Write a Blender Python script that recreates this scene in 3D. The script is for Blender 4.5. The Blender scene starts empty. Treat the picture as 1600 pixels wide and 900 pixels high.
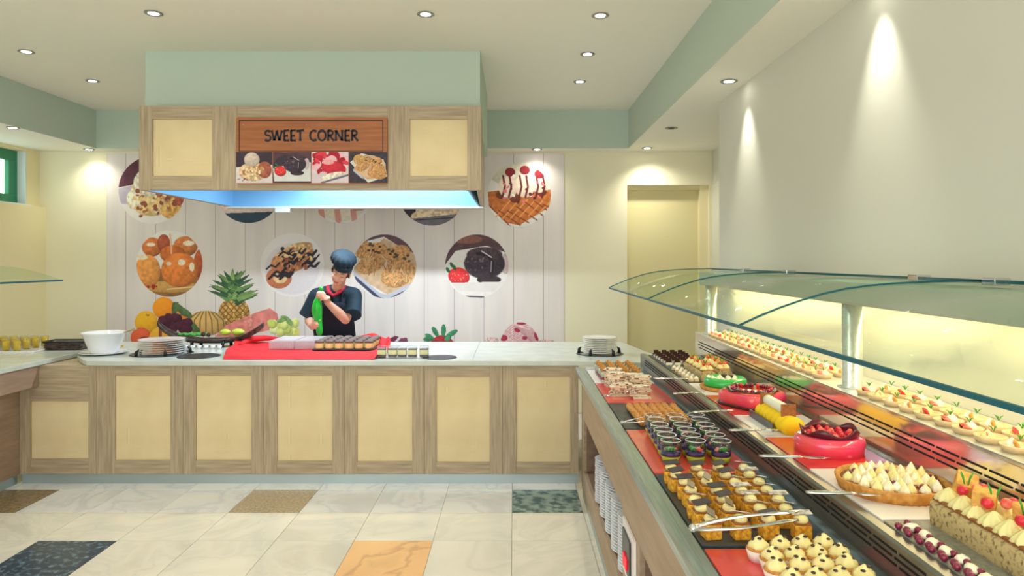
import bpy, bmesh, math, random
import numpy as np
from mathutils import Vector, Matrix, noise as mnoise
random.seed(7)
C = bpy.context.scene.collection
PI = math.pi
# ---------------------------------------------------------------- camera, world, exposure
F, CX, CY, H = 1100.0, 803.0, 406.0, 1.65
cd = bpy.data.cameras.new('camera'); cam = bpy.data.objects.new('camera', cd); C.objects.link(cam)
cam.location = (0, 0, H); cam.rotation_euler = (PI/2, 0, 0)
cd.sensor_width = 36; cd.lens = F*36/1600
cd.shift_x = (800-CX)/1600; cd.shift_y = -(450-CY)/1600
cd.clip_start = .05
bpy.context.scene.camera = cam
sc = bpy.context.scene
sc.view_settings.view_transform = 'Standard'; sc.view_settings.look = 'None'
sc.view_settings.gamma = 1; sc.view_settings.use_curve_mapping = False
sc.view_settings.exposure = 0.68
w = bpy.data.worlds.new('world'); sc.world = w; w.use_nodes = True
w.node_tree.nodes['Background'].inputs[0].default_value = (.985, .995, 1.0, 1)
w.node_tree.nodes['Background'].inputs[1].default_value = 1.9
SPOT_W = 12.0
sc.cycles.transparent_max_bounces = 40

def at(px, py, z):
    d = (H-z)*F/(py-CY); return Vector(((px-CX)*d/F, d, z))
def atd(px, py, d): return Vector(((px-CX)*d/F, d, H-(py-CY)*d/F))
def lin(c):
    c = c/255.0
    return c/12.92 if c <= .04045 else ((c+.055)/1.055)**2.4
def srgb(t): return (lin(t[0]), lin(t[1]), lin(t[2]), 1)

# ---------------------------------------------------------------- mesh builder
class MB:
    def __init__(s): s.v=[]; s.f=[]; s.m=[]; s.sm=[]
    def add(s, vs, fs, m=0, smooth=False):
        b=len(s.v); s.v += [tuple(p) for p in vs]
        for f in fs: s.f.append(tuple(i+b for i in f)); s.m.append(m); s.sm.append(smooth)
        return b
    def box(s, x0,x1,y0,y1,z0,z1,m=0):
        s.add([(x0,y0,z0),(x1,y0,z0),(x1,y1,z0),(x0,y1,z0),(x0,y0,z1),(x1,y0,z1),(x1,y1,z1),(x0,y1,z1)],
              [(0,3,2,1),(4,5,6,7),(0,1,5,4),(1,2,6,5),(2,3,7,6),(3,0,4,7)],m); return s
    def hexa(s, P, m=0):
        s.add(P,[(0,3,2,1),(4,5,6,7),(0,1,5,4),(1,2,6,5),(2,3,7,6),(3,0,4,7)],m); return s
    def lathe(s, prof, seg=24, c=(0,0,0), m=0, fn=None, smooth=True, sx=1, sy=1):
        vs=[];fs=[];rings=[]
        for (r,z) in prof:
            if r<=1e-6: rings.append([len(vs)]); vs.append((c[0],c[1],c[2]+z))
            else:
                ring=[]
                for k in range(seg):
                    a=2*PI*k/seg; rr=r*(fn(a,z) if fn else 1)
                    ring.append(len(vs)); vs.append((c[0]+rr*math.cos(a)*sx,c[1]+rr*math.sin(a)*sy,c[2]+z))
                rings.append(ring)
        for A,B in zip(rings,rings[1:]):
            for k in range(seg):
                k2=(k+1)%seg
                if len(A)==1 and len(B)==1: continue
                if len(A)==1: fs.append((A[0],B[k2],B[k]))
                elif len(B)==1: fs.append((A[k],A[k2],B[0]))
                else: fs.append((A[k],A[k2],B[k2],B[k]))
        s.add(vs,fs,m,smooth); return s
    def tube(s, pts, rad, seg=8, m=0, smooth=True, flat=1.0, caps=True):
        pts=[Vector(p) for p in pts]; n=len(pts)
        if not hasattr(rad,'__len__'): rad=[rad]*n
        vs=[];fs=[]; ref=None
        for i,p in enumerate(pts):
            t=(pts[min(i+1,n-1)]-pts[max(i-1,0)]).normalized()
            if ref is None:
                ref=Vector((0,0,1)) if abs(t.z)<.9 else Vector((1,0,0))
            a=t.cross(ref).normalized(); b=a.cross(t).normalized(); ref=b
            for k in range(seg):
                q=2*PI*k/seg; vs.append(p+a*math.cos(q)*rad[i]+b*math.sin(q)*rad[i]*flat)
        for i in range(n-1):
            for k in range(seg):
                k2=(k+1)%seg; fs.append((i*seg+k,i*seg+k2,(i+1)*seg+k2,(i+1)*seg+k))
        if caps:
            fs.append(tuple(reversed(range(seg)))); fs.append(tuple((n-1)*seg+k for k in range(seg)))
        s.add(vs,fs,m,smooth); return s
    def ell(s, c, r, m=0, seg=12, rings=8, jit=0, M=None, smooth=True, sc=9):
        if not hasattr(r,'__len__'): r=(r,r,r)
        vs=[];fs=[]
        for i in range(rings+1):
            th=PI*i/rings
            for k in range(seg if 0<i<rings else 1):
                a=2*PI*k/seg
                p=Vector((math.sin(th)*math.cos(a),math.sin(th)*math.sin(a),math.cos(th)))
                if jit: p=p*(1+jit*mnoise.noise(p*1.7+Vector(c)*sc*10))
                p=Vector((p.x*r[0],p.y*r[1],p.z*r[2]))
                if M is not None: p=M@p
                vs.append(p+Vector(c))
        idx=lambda i,k: 0 if i==0 else (1+(rings-1)*seg if i==rings else 1+(i-1)*seg+k%seg)
        for i in range(rings):
            for k in range(seg):
                a,b,c2,d=idx(i,k),idx(i+1,k),idx(i+1,k+1),idx(i,k+1)
                if i==0: fs.append((a,b,c2))
                elif i==rings-1: fs.append((a,b,d))
                else: fs.append((a,b,c2,d))
        s.add(vs,fs,m,smooth); return s
    def prism(s, poly, z0, z1, m=0, smooth=False):      # poly in xy, counter-clockwise
        n=len(poly); vs=[(x,y,z0) for x,y in poly]+[(x,y,z1) for x,y in poly]
        fs=[tuple(reversed(range(n))),tuple(range(n,2*n))]+[(i,(i+1)%n,n+(i+1)%n,n+i) for i in range(n)]
        s.add(vs,fs,m,smooth); return s
    def extr(s, prof, y0, y1, m=0):                     # profile in xz, extruded along y
        n=len(prof); vs=[(x,y0,z) for x,z in prof]+[(x,y1,z) for x,z in prof]
        fs=[tuple(range(n)),tuple(reversed(range(n,2*n)))]+[(i,n+i,n+(i+1)%n,(i+1)%n) for i in range(n)]
        s.add(vs,fs,m); return s
    def grid(s, P, m=0, smooth=True):                   # P[i][j] points
        a=len(P); b=len(P[0]); s.add([p for r in P for p in r],[(i*b+j,i*b+j+1,(i+1)*b+j+1,(i+1)*b+j) for i in range(a-1) for j in range(b-1)],m,smooth); return s
    def xf(s, M, start=0):
        for i in range(start,len(s.v)): s.v[i]=tuple(M@Vector(s.v[i]))
        return s
    def mesh(s, name, mats, bevel=0):
        me=bpy.data.meshes.new(name); me.from_pydata(s.v,[],s.f)
        for k in (mats if isinstance(mats,(list,tuple)) else [mats]): me.materials.append(k)
        me.polygons.foreach_set('material_index',s.m); me.polygons.foreach_set('use_smooth',s.sm)
        bm=bmesh.new(); bm.from_mesh(me); bmesh.ops.recalc_face_normals(bm,faces=bm.faces)
        if bevel:
            es=[e for e in bm.edges if len(e.link_faces)==2 and e.calc_face_angle(0)>.5]
            bmesh.ops.bevel(bm,geom=es,offset=bevel,segments=2,affect='EDGES',profile=.6,clamp_overlap=True)
        bm.to_mesh(me); bm.free(); me.update(); return me
    def build(s, name, mats, parent=None, label=None, cat=None, group=None, kind=None, bevel=0, mods=()):
        o=bpy.data.objects.new(name,s.mesh(name,mats,bevel)); C.objects.link(o)
        if parent is not None: o.parent=parent
        for k,v in (('label',label),('category',cat),('group',group),('kind',kind)):
            if v: o[k]=v
        for t,kw in mods:
            md=o.modifiers.new(t.lower(),t)
            for a,b in kw.items(): setattr(md,a,b)
        return o
def thing(name,label,cat,loc=(0,0,0),rz=0,group=None):
    o=bpy.data.objects.new(name,None); C.objects.link(o); o.location=loc; o.rotation_euler=(0,0,rz)
    o.empty_display_size=.05; o['label']=label; o['category']=cat
    if group: o['group']=group
    return o
def inst(name,me,parent,loc=(0,0,0),rot=(0,0,0),scale=(1,1,1),label=None):
    o=bpy.data.objects.new(name,me); C.objects.link(o); o.parent=parent; o.location=loc; o.rotation_euler=rot; o.scale=scale
    if label: o['label']=label
    return o
def dup(root,loc,rz=0,label=None,sc=None):
    r=root.copy(); C.objects.link(r); r.location=loc; r.rotation_euler=(0,0,rz)
    if sc: r.scale=(sc,sc,sc)
    if label: r['label']=label
    for ch in list(root.children):
        c=ch.copy(); C.objects.link(c); c.parent=r
        for g in list(ch.children):
            d=g.copy(); C.objects.link(d); d.parent=c
    return r
def solo(o,loc,rz=0,label=None,rot=None):
    r=o.copy(); C.objects.link(r); r.location=loc; r.rotation_euler=rot if rot else (0,0,rz)
    if label: r['label']=label
    return r
ORD=['first','second','third','fourth','fifth','sixth','seventh','eighth','ninth','tenth','eleventh','twelfth','thirteenth','fourteenth','fifteenth','sixteenth','seventeenth','eighteenth','nineteenth','twentieth','twenty-first','twenty-second','twenty-third']

# ---------------------------------------------------------------- materials
def mat(name,col,rough=.5,metal=0,col2=None,scale=20,stretch=(1,1,1),bump=0,bscale=None,trans=0,ior=1.45,emit=0,coat=0,sss=0,contrast=(.35,.65),rnd=0,detail=4):
    m=bpy.data.materials.new(name); m.use_nodes=True; N=m.node_tree.nodes; L=m.node_tree.links
    b=N['Principled BSDF']; b.inputs['Base Color'].default_value=srgb(col); b.inputs['Roughness'].default_value=rough
    b.inputs['Metallic'].default_value=metal; b.inputs['IOR'].default_value=ior; b.inputs['Transmission Weight'].default_value=trans
    b.inputs['Coat Weight'].default_value=coat; b.inputs['Coat Roughness'].default_value=.08
    if sss: b.inputs['Subsurface Weight'].default_value=sss; b.inputs['Subsurface Scale'].default_value=.01
    if emit: b.inputs['Emission Color'].default_value=srgb(col); b.inputs['Emission Strength'].default_value=emit
    if col2 or bump:
        tc=N.new('ShaderNodeTexCoord'); mp=N.new('ShaderNodeMapping'); mp.inputs['Scale'].default_value=stretch
        L.new(tc.outputs['Object'],mp.inputs[0])
        vec=mp.outputs[0]
        if rnd:
            oi=N.new('ShaderNodeObjectInfo'); vm=N.new('ShaderNodeVectorMath'); vm.operation='ADD'
            mu=N.new('ShaderNodeMath'); mu.operation='MULTIPLY'; mu.inputs[1].default_value=37.0
            L.new(oi.outputs['Random'],mu.inputs[0]); L.new(mu.outputs[0],vm.inputs[1]); L.new(vec,vm.inputs[0]); vec=vm.outputs[0]
    if col2:
        n=N.new('ShaderNodeTexNoise'); n.inputs['Scale'].default_value=scale; n.inputs['Detail'].default_value=detail; L.new(vec,n.inputs['Vector'])
        r=N.new('ShaderNodeValToRGB'); e=r.color_ramp.elements
        e[0].position,e[1].position=contrast; e[0].color=srgb(col2); e[1].color=srgb(col)
        L.new(n.outputs['Fac'],r.inputs[0]); L.new(r.outputs[0],b.inputs['Base Color'])
    if bump:
        n2=N.new('ShaderNodeTexNoise'); n2.inputs['Scale'].default_value=bscale or scale; n2.inputs['Detail'].default_value=3; L.new(vec,n2.inputs['Vector'])
        bp=N.new('ShaderNodeBump'); bp.inputs['Strength'].default_value=min(1,bump); bp.inputs['Distance'].default_value=.004*max(1,bump)
        L.new(n2.outputs['Fac'],bp.inputs['Height']); L.new(bp.outputs[0],b.inputs['Normal'])
    return m
def weave(name,col,col2):
    m=mat(name,col,.7); N=m.node_tree.nodes; L=m.node_tree.links; b=N['Principled BSDF']
    tc=N.new('ShaderNodeTexCoord'); out=[]
    for ax in ('X','Z'):
        wv=N.new('ShaderNodeTexWave'); wv.wave_type='BANDS'; wv.bands_direction=ax; wv.inputs['Scale'].default_value=36; wv.inputs['Distortion'].default_value=1.5; wv.inputs['Detail'].default_value=2; wv.inputs['Detail Scale'].default_value=.4
        L.new(tc.outputs['Object'],wv.inputs['Vector']); out.append(wv)
    mx=N.new('ShaderNodeMath'); mx.operation='MULTIPLY'; L.new(out[0].outputs['Fac'],mx.inputs[0]); L.new(out[1].outputs['Fac'],mx.inputs[1])
    n=N.new('ShaderNodeTexNoise'); n.inputs['Scale'].default_value=5; L.new(tc.outputs['Object'],n.inputs['Vector'])
    ad=N.new('ShaderNodeMath'); ad.operation='ADD'; L.new(mx.outputs[0],ad.inputs[0]); L.new(n.outputs['Fac'],ad.inputs[1])
    r=N.new('ShaderNodeValToRGB'); e=r.color_ramp.elements; e[0].position=.3;e[1].position=1.1; e[0].color=srgb(col2); e[1].color=srgb(col)
    L.new(ad.outputs[0],r.inputs[0]); L.new(r.outputs[0],b.inputs['Base Color'])
    bp=N.new('ShaderNodeBump'); bp.inputs['Strength'].default_value=.25; bp.inputs['Distance'].default_value=.002; L.new(mx.outputs[0],bp.inputs['Height']); L.new(bp.outputs[0],b.inputs['Normal'])
    return m
def glassmat(name,col,alpha_mix=.8,rough=.02,haze=0):      # thin glass: mostly clear, glossy at grazing angles
    m=bpy.data.materials.new(name); m.use_nodes=True; N=m.node_tree.nodes; L=m.node_tree.links
    for n in list(N):
        if n.type!='OUTPUT_MATERIAL': N.remove(n)
    o=N['Material Output']; t=N.new('ShaderNodeBsdfTransparent'); t.inputs[0].default_value=srgb(col)
    g=N.new('ShaderNodeBsdfGlossy'); g.inputs['Roughness'].default_value=rough
    ge=N.new('ShaderNodeNewGeometry'); dt=N.new('ShaderNodeVectorMath'); dt.operation='DOT_PRODUCT'; L.new(ge.outputs['Normal'],dt.inputs[0]); L.new(ge.outputs['Incoming'],dt.inputs[1])
    def mth(op,a,b=None):
        q=N.new('ShaderNodeMath'); q.operation=op
        for i,v in enumerate((a,b)):
            if v is None: continue
            if isinstance(v,(int,float)): q.inputs[i].default_value=v
            else: L.new(v,q.inputs[i])
        return q.outputs[0]
    fz=mth('ADD',mth('MULTIPLY',mth('POWER',mth('SUBTRACT',1.0,mth('ABSOLUTE',dt.outputs['Value'])),5.0),.9),.04)   # Schlick reflectance, same from both sides
    mul=N.new('ShaderNodeMath'); mul.operation='MULTIPLY'; mul.inputs[1].default_value=alpha_mix
    mx=N.new('ShaderNodeMixShader'); L.new(fz,mul.inputs[0]); L.new(mul.outputs[0],mx.inputs[0]); L.new(t.outputs[0],mx.inputs[1]); L.new(g.outputs[0],mx.inputs[2]); L.new(mx.outputs[0],o.inputs[0])
    if haze:
        df=N.new('ShaderNodeBsdfDiffuse'); df.inputs[0].default_value=(.9,.88,.9,1); m2=N.new('ShaderNodeMixShader'); m2.inputs[0].default_value=haze
        L.new(mx.outputs[0],m2.inputs[1]); L.new(df.outputs[0],m2.inputs[2]); L.new(m2.outputs[0],o.inputs[0])
    return m
def marble(name,col,vein,scale=1.6,rough=.12,amt=(.44,.56)):
    m=mat(name,col,rough); N=m.node_tree.nodes; L=m.node_tree.links; b=N['Principled BSDF']
    tc=N.new('ShaderNodeTexCoord'); oi=N.new('ShaderNodeObjectInfo'); mu=N.new('ShaderNodeMath'); mu.operation='MULTIPLY'; mu.inputs[1].default_value=53
    vm=N.new('ShaderNodeVectorMath'); L.new(oi.outputs['Random'],mu.inputs[0]); L.new(tc.outputs['Object'],vm.inputs[0]); L.new(mu.outputs[0],vm.inputs[1])
    n=N.new('ShaderNodeTexNoise'); n.inputs['Scale'].default_value=scale; n.inputs['Detail'].default_value=7; n.inputs['Distortion'].default_value=1.2; L.new(vm.outputs[0],n.inputs['Vector'])
    r=N.new('ShaderNodeValToRGB'); e=r.color_ramp.elements; e[0].position=.36; e[0].color=srgb(tuple(c*.94 for c in col)); e[1].position=.66; e[1].color=srgb(tuple(min(255,c+6) for c in col))
    v=r.color_ramp.elements.new(.497); v.color=srgb(tuple((c*.7+w_*.3) for c,w_ in zip(col,vein))); v2=r.color_ramp.elements.new(.46); v2.color=srgb(col); v3=r.color_ramp.elements.new(.53); v3.color=srgb(col)
    L.new(n.outputs['Fac'],r.inputs[0]); L.new(r.outputs[0],b.inputs['Base Color']); return m
W_=lambda n,c,c2,st: mat(n,c,.5,col2=c2,scale=3,stretch=st,contrast=(.3,.7),bump=.15,detail=8)
M=dict(
 plaster=mat('cream_plaster',(240,234,204),.85,bump=.05,bscale=60),
 ceil=mat('ceiling_paint',(242,240,228),.9,bump=.03,bscale=50),
 sage=mat('sage_paint',(192,208,192),.85,bump=.05,bscale=60),
 wallr=mat('right_wall_paint',(218,219,206),.85,bump=.05,bscale=60),
 walll=mat('cream_yellow_paint',(238,228,184),.85,bump=.05,bscale=60),
 door=mat('door_paint',(222,212,162),.6),
 oakv=W_('grey_oak_vertical_grain',(194,176,146),(157,139,112),(22,22,1.2)),
 oakh=W_('grey_oak_horizontal_grain',(194,176,146),(157,139,112),(1.2,22,22)),
 oaky=W_('taupe_laminate',(180,156,130),(160,136,110),(6,1.2,10)),
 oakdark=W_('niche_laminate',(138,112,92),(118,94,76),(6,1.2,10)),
 weave=weave('woven_cane',(236,218,174),(218,196,146)),
 stone=mat('pale_worktop',(210,216,208),.2,col2=(198,206,198),scale=8),
 steel=mat('brushed_steel',(222,228,226),.3,.65,col2=(204,212,210),scale=6,stretch=(20,1,20)),
 riser=mat('riser_steel',(150,150,142),.28,.7,col2=(128,130,124),scale=6,stretch=(20,1,20)), rim=mat('rim_steel',(186,200,198),.28,.8,col2=(160,178,178),scale=6,stretch=(20,1,20)), burg=mat('burgundy_chocolate',(92,18,38),.3,coat=.3), slatel=mat('grey_slate',(150,146,130),.35,col2=(116,114,104),scale=50,bump=.4), steeld=mat('deck_steel',(140,164,166),.3,.75,col2=(118,146,150),scale=6,stretch=(20,1,20)),
 mirror=mat('polished_steel',(232,220,200),.12,.8),
 chrome=mat('chrome',(220,222,224),.08,1),
 plinth=mat('aluminium_plinth',(172,186,186),.35,.6),
 blueint=mat('hood_lining_steel',(126,182,222),.3,.3),
 black=mat('black_plastic',(26,28,32),.4), slot=mat('dark_slot',(10,11,14),.7),
 white=mat('white_ceramic',(240,242,244),.15,coat=.5), whitep=mat('white_paper_tray',(240,232,228),.35),
 red=mat('red_tray',(226,70,66),.22,coat=.4,bump=.1,bscale=40), slate=mat('dark_slate',(62,74,78),.35,col2=(40,50,56),scale=30,bump=.4),
 cloth=mat('red_cloth',(214,34,44),.8,bump=.1,bscale=200),
 green=mat('green_frame',(52,138,100),.35), blind=mat('window_reveal',(226,238,238),.8),
 glass=glassmat('clear_glass',(238,250,244),.9), pane=glassmat('canopy_glass',(243,250,245),.55), cup=glassmat('cup_glass',(244,247,247),1.0),
 edge=mat('glass_edge',(14,92,104),.45),
 lamp=mat('lamp_glow',(255,250,235),.5,emit=14), warmled=mat('warm_led',(255,226,150),.5,emit=8), led=mat('cool_tube',(210,232,255),.5,emit=5),
 signw=mat('sign_wood',(184,114,62),.4,col2=(156,90,48),scale=3,stretch=(1.2,20,20),contrast=(.3,.7)), ink=mat('black_ink',(14,18,34),.5),
 skin=mat('skin',(226,176,150),.5,sss=.15,col2=(214,158,134),scale=14), lip=mat('lips',(196,96,92),.45), hair=mat('hair',(96,66,48),.6,col2=(66,44,34),scale=60,stretch=(1,1,.1)),
 navy=mat('navy_cloth',(20,50,66),.75,col2=(14,38,52),scale=12,bump=.5,bscale=12), apron=mat('black_apron',(18,26,44),.75,bump=.3,bscale=14), scarf=mat('red_neckerchief',(196,32,60),.7),
 bag=mat('green_piping_bag',(30,214,66),.25,coat=.5,col2=(20,180,50),scale=18,trans=.1),
 cream=mat('whipped_cream',(252,246,224),.45,sss=.2), ycream=mat('yellow_cream',(248,234,166),.4,sss=.2), merin=mat('meringue',(255,250,232),.5,col2=(248,226,150),scale=30,contrast=(.3,.5)),
 sponge=mat('golden_sponge',(250,192,60),.7,col2=(206,132,24),scale=90,bump=1,bscale=140), crust=mat('golden_crust',(218,158,76),.65,col2=(190,124,50),scale=60,bump=.4), browncr=mat('brown_crust',(176,112,64),.7,col2=(140,82,44),scale=60,bump=.5),
 choc=mat('dark_chocolate',(62,34,32),.3,coat=.3), chocp=mat('chocolate_plaque',(70,62,66),.35,coat=.3), plaqw=mat('marbled_plaque',(224,218,206),.35,col2=(150,136,132),scale=60,contrast=(.4,.6),rnd=1),
 loaf=mat('seeded_loaf',(204,180,126),.8,col2=(110,82,52),scale=90,contrast=(.3,.5),bump=.8,bscale=120), toast=mat('toast_cube',(240,188,96),.7,col2=(206,140,60),scale=40,bump=.6),
 rasp=mat('raspberry',(222,36,56),.3,bump=1,bscale=160,coat=.3), berry=mat('dark_berry',(132,24,62),.2,coat=.5), straw=mat('strawberry_slice',(236,84,76),.3,col2=(250,150,130),scale=50),
 leaf=mat('green_leaf',(70,160,64),.5), lime=mat('lime',(190,210,70),.4), gcake=mat('green_glaze',(52,190,86),.25,coat=.5), pink=mat('pink_glaze',(242,62,118),.14,coat=1,col2=(244,84,88),scale=7), orangeg=mat('orange_glaze',(246,112,70),.12,coat=1,col2=(236,60,80),scale=8),
 yel=mat('yellow_velvet',(248,206,20),.7,bump=.3,bscale=90), purple=mat('purple_jelly',(52,26,110),.12,coat=.8), gjelly=mat('green_cream',(196,214,44),.4), jred=mat('red_jelly',(176,20,50),.15,coat=.6),
 nut=mat('nut_crunch',(240,180,90),.6,col2=(200,130,56),scale=160,bump=1.5,bscale=260,contrast=(.4,.6)), wafer=mat('iced_wafer',(246,236,214),.5,col2=(120,70,50),scale=36,stretch=(1,3.5,1),contrast=(.42,.46),rnd=1), wafers=mat('wafer_layer',(232,200,160),.7),
 juice=mat('orange_juice',(255,208,20),.2), wicker=mat('dark_wicker',(104,88,80),.6,col2=(52,42,40),scale=40,bump=.6), silver=mat('silver',(226,226,226),.15,1),
 paper=mat('paper_case',(244,232,222),.7), shell=mat('pale_tart_shell',(236,208,166),.7,col2=(220,186,138),scale=40), plast=glassmat('clear_plastic',(240,238,242),.9,.12,.3), woodsp=mat('wooden_spoon',(178,152,124),.6),
 rbtn=mat('red_button',(220,26,46),.3,emit=.4), grey=mat('dark_grey_panel',(60,64,70),.35), ringm=mat('downlight_ring',(150,152,146),.4,.3), oakside=W_('side_counter_laminate',(170,144,124),(148,124,106),(6,1.2,10)), grout=mat('floor_grout',(196,192,178),.8),
 darkc=mat('cocoa_crumb',(150,134,128),.8,col2=(104,88,84),scale=220,bump=1.5,bscale=260), reflbox=mat('reflection_box_grey',(190,196,180),.6),
)
# ---------------------------------------------------------------- room shell
ZC, ZS, DW, XL, XR = 3.22, 2.82, 7.6, -5.12, 1.53
def struct(name,mb,m,label=None,parent=None,bevel=0):
    return mb.build(name,m,parent,label=label,kind='structure' if parent is None else None,bevel=bevel)
struct('floor',MB().box(-6,2.4,-2,DW+.2,-.2,-.006),M['grout'],'marble tiled floor with pale cream and a few coloured tiles')
floor=bpy.data.objects['floor']
tm={}
for k,(c,v,s_) in dict(pale=((226,219,200),(196,194,182),1.6),cool=((246,250,254),(184,198,210),1.5)).items(): tm[k]=marble(k+'_marble',c,v,s_)
tm['blue']=mat('teal_breccia',(150,178,176),.15,col2=(62,104,112),scale=14,contrast=(.42,.56),detail=8)
tm['navy']=mat('navy_granite',(120,142,150),.18,col2=(44,66,82),scale=28,contrast=(.5,.72),detail=8)
tm['orange']=marble('orange_marble',(240,190,132),(150,112,88),1.4)
tm['beige']=mat('beige_granite',(206,190,162),.2,col2=(176,158,130),scale=60)
tm['brown']=mat('brown_granite',(172,152,112),.2,col2=(128,112,86),scale=40)
S=.4635; SR=.46
TL={'blue':'teal green breccia tile at the foot of the buffet corner','navy':'dark blue speckled granite tile','orange':'orange marble tile','beige':'beige granite tile','brown':'brown granite tile'}
tme={}
for k in tm: tme[k]=MB().box(.0015,S-.0015,.0015,SR-.0015,-.006,0).mesh('tile_'+k,tm[k],.0008)
spec={(0,0):'blue',(-6,2):'navy',(-2,2):'orange',(-4,0):'beige',(-8,0):'brown',(-9,0):'brown'}
for r in range(-1,8):
    for c in range(-11,2):
        k=spec.get((c,r)) or ('cool' if (r<1 and c<1) else 'pale')
        inst('tile',tme[k],floor,(-.012+c*S,5.055-(r+1)*SR,0),label=TL.get(k))
fr=.30
# back wall with doorway niche (door recessed)
bw=MB()
dx0=(980-CX)*DW/F; dx1=(1108-CX)*DW/F; dz=H+(CY-289)*DW/F
bw.box(XL-.3,dx0,DW,DW+.25,0,ZS); bw.box(dx0,dx1,DW,DW+.25,dz,ZS); bw.box(dx1,2.5,DW,DW+.25,0,ZS)
struct('wall_back',bw,M['plaster'],'cream painted back wall behind the counter')
d1=thing('door_1','plain olive cream door set back in the wall beside the mural','door',(dx0,DW,0)); d1['kind']='structure'; del d1['category']
wdt=dx1-dx0
MB().box(.0,wdt-.02,.12,.16,.01,dz-.03).build('door_leaf',M['door'],d1)
MB().box(wdt-.09,wdt,.04,.14,0,dz).build('door_frame',M['walll'],d1)
MB().box(0,wdt-.09,.04,.12,dz-.05,dz).build('door_head',M['door'],d1)
# left wall with deep window
wy0=(5.2*0+6.3); lw=MB()
zs_=H-(321-CY)*7.35/F
lw.box(XL-.15,XL+.07,-2,DW,0,zs_)                # thick lower wall
lw.box(XL-.15,XL,7.395,DW,zs_,ZS); lw.box(XL-.15,XL,-2,5.6,zs_,ZS); lw.box(XL-.15,XL,5.6,7.395,ZS-.03,ZS)
struct('wall_left',lw,M['walll'],'cream yellow left wall with a high window')
w1=thing('window_1','green framed high window in the left wall','window',(XL-.09,5.6,zs_)); w1['kind']='structure'; del w1['category']
hh=ZS-.03-zs_
f=MB(); f.box(-.05,.0,0,1.794,0,.11); f.box(-.05,.0,0,1.794,hh-.11,hh); f.box(-.05,0,0,.13,.11,hh-.11); f.box(-.05,0,1.664,1.794,.11,hh-.11)
f.build('window_frame',M['green'],w1,bevel=.004)
MB().box(-.028,-.022,.13,1.664,.11,hh-.11).build('glass_pane',M['glass'],w1)
MB().box(.001,.155,0,1.793,0,.012).build('window_sill',M['blind'],w1)
MB().box(.001,.088,1.782,1.793,.012,hh).build('window_reveal',M['blind'],w1)
# right wall: near thick wall + far recess wall
RW_END=5.25
struct('wall_right',MB().box(XR,XR+.9,-2,RW_END,0,ZS).box(2.14,2.4,RW_END,DW,0,ZS),M['wallr'],'pale right wall behind the buffet')
# ceiling: raised centre and lower soffits
sx0=(150-CX)*7.38/F; sx1=(982-CX)*7.38/F; sy=7.38
rx=lambda y:(sx1 if y>7 else sx1+(7.38-y)*-.022)
ce=MB(); ce.box(XL-.5,2.5,-2,DW+.25,ZC,ZC+.1)
struct('ceiling',ce,M['ceil'],'raised cream ceiling with recessed downlights')
cp=bpy.data.objects['ceiling']
so=MB(); so.box(XL-.5,sx0,-2,sy,ZS,ZC-.001,0); so.box(XL-.5,2.5,sy,DW+.25,ZS,ZC-.001,0)
so.hexa([(sx1,-2,ZS),(2.5,-2,ZS),(2.5,sy,ZS),(sx1,sy,ZS),(sx1,-2,ZC-.001),(2.5,-2,ZC-.001),(2.5,sy,ZC-.001),(sx1,sy,ZC-.001)],0)
o=so.build('soffit',[M['ceil'],M['sage']],cp)
for p in o.data.polygons:
    if abs(p.normal.z)<.5: p.material_index=1
# bulkhead above the hood
HD=5.3
bx0=(227-CX)*HD/F; bx1=(750-CX)*HD/F
struct('trim_1',MB().box(bx0,bx1,HD,6.75,2.64,ZC),M['sage'],'plaster bulkhead box joining the extractor hood to the ceiling')
# ---------------------------------------------------------------- extractor hood
hd=thing('extractor_hood','oak and cane clad extractor hood above the counter','hood',(0,5.1,0))
hx0=(217-CX)*5.1/F; hx1=(752-CX)*5.1/F; hz0=H-(297-CY)*5.1/F; hz1=H-(165.5-CY)*5.1/F
X=lambda px:(px-CX)*5.1/F
Z=lambda py:H-(py-CY)*5.1/F
for a,b in ((217,238),(331,371),(606,640),(730,752)):
    MB().box(X(a),X(b),0,.04,hz0,hz1).build('stile',M['oakv'],hd,bevel=.0015)
for a,b in ((238,331),(371,606),(640,730)):
    MB().box(X(a),X(b),0,.038,Z(186),hz1).build('rail',M['oakh'],hd,bevel=.0015)
    MB().box(X(a),X(b),0,.038,hz0,Z(275)).build('rail',M['oakh'],hd,bevel=.0015)
for a,b in ((238,331),(640,730)): MB().box(X(a),X(b),.016,.035,Z(275),Z(186)).build('cane_panel',M['weave'],hd)
MB().box(X(371),X(606),.004,.036,Z(275),Z(186)).build('centre_board',M['oakh'],hd)
MB().hexa([(hx1-.035,.04,hz0),(hx1,.04,hz0),(hx1-.05,1.6,hz0),(hx1-.085,1.6,hz0),(hx1-.035,.04,hz1),(hx1,.04,hz1),(hx1-.05,1.6,hz1),(hx1-.085,1.6,hz1)]).build('side_panel',M['oakv'],hd)
MB().box(hx0,hx0+.035,.04,1.6,hz0,hz1).build('side_panel',M['oakv'],hd)
MB().box(hx0,hx1-.05,1.6,1.64,hz0,hz1).build('back_panel',M['oakh'],hd)
MB().box(hx0+.035,hx1-.035,.04,1.6,hz1-.03,hz1-.01).build('top_panel',M['oakh'],hd)
li=MB(); li.box(hx0+.035,hx1-.085,1.585,1.6,hz0,hz0+.34); li.box(hx0+.035,hx0+.05,.04,1.585,hz0,hz0+.34); li.box(hx1-.1,hx1-.086,.04,1.585,hz0,hz0+.34); li.box(hx0+.05,hx1-.1,.04,1.585,hz0+.34,hz0+.355)
li.build('steel_lining',M['blueint'],hd)
MB().box(hx0,hx1-.05,1.52,1.66,hz0-.02,hz0-.001).build('drip_lip',M['steel'],hd,bevel=.003)
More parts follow.
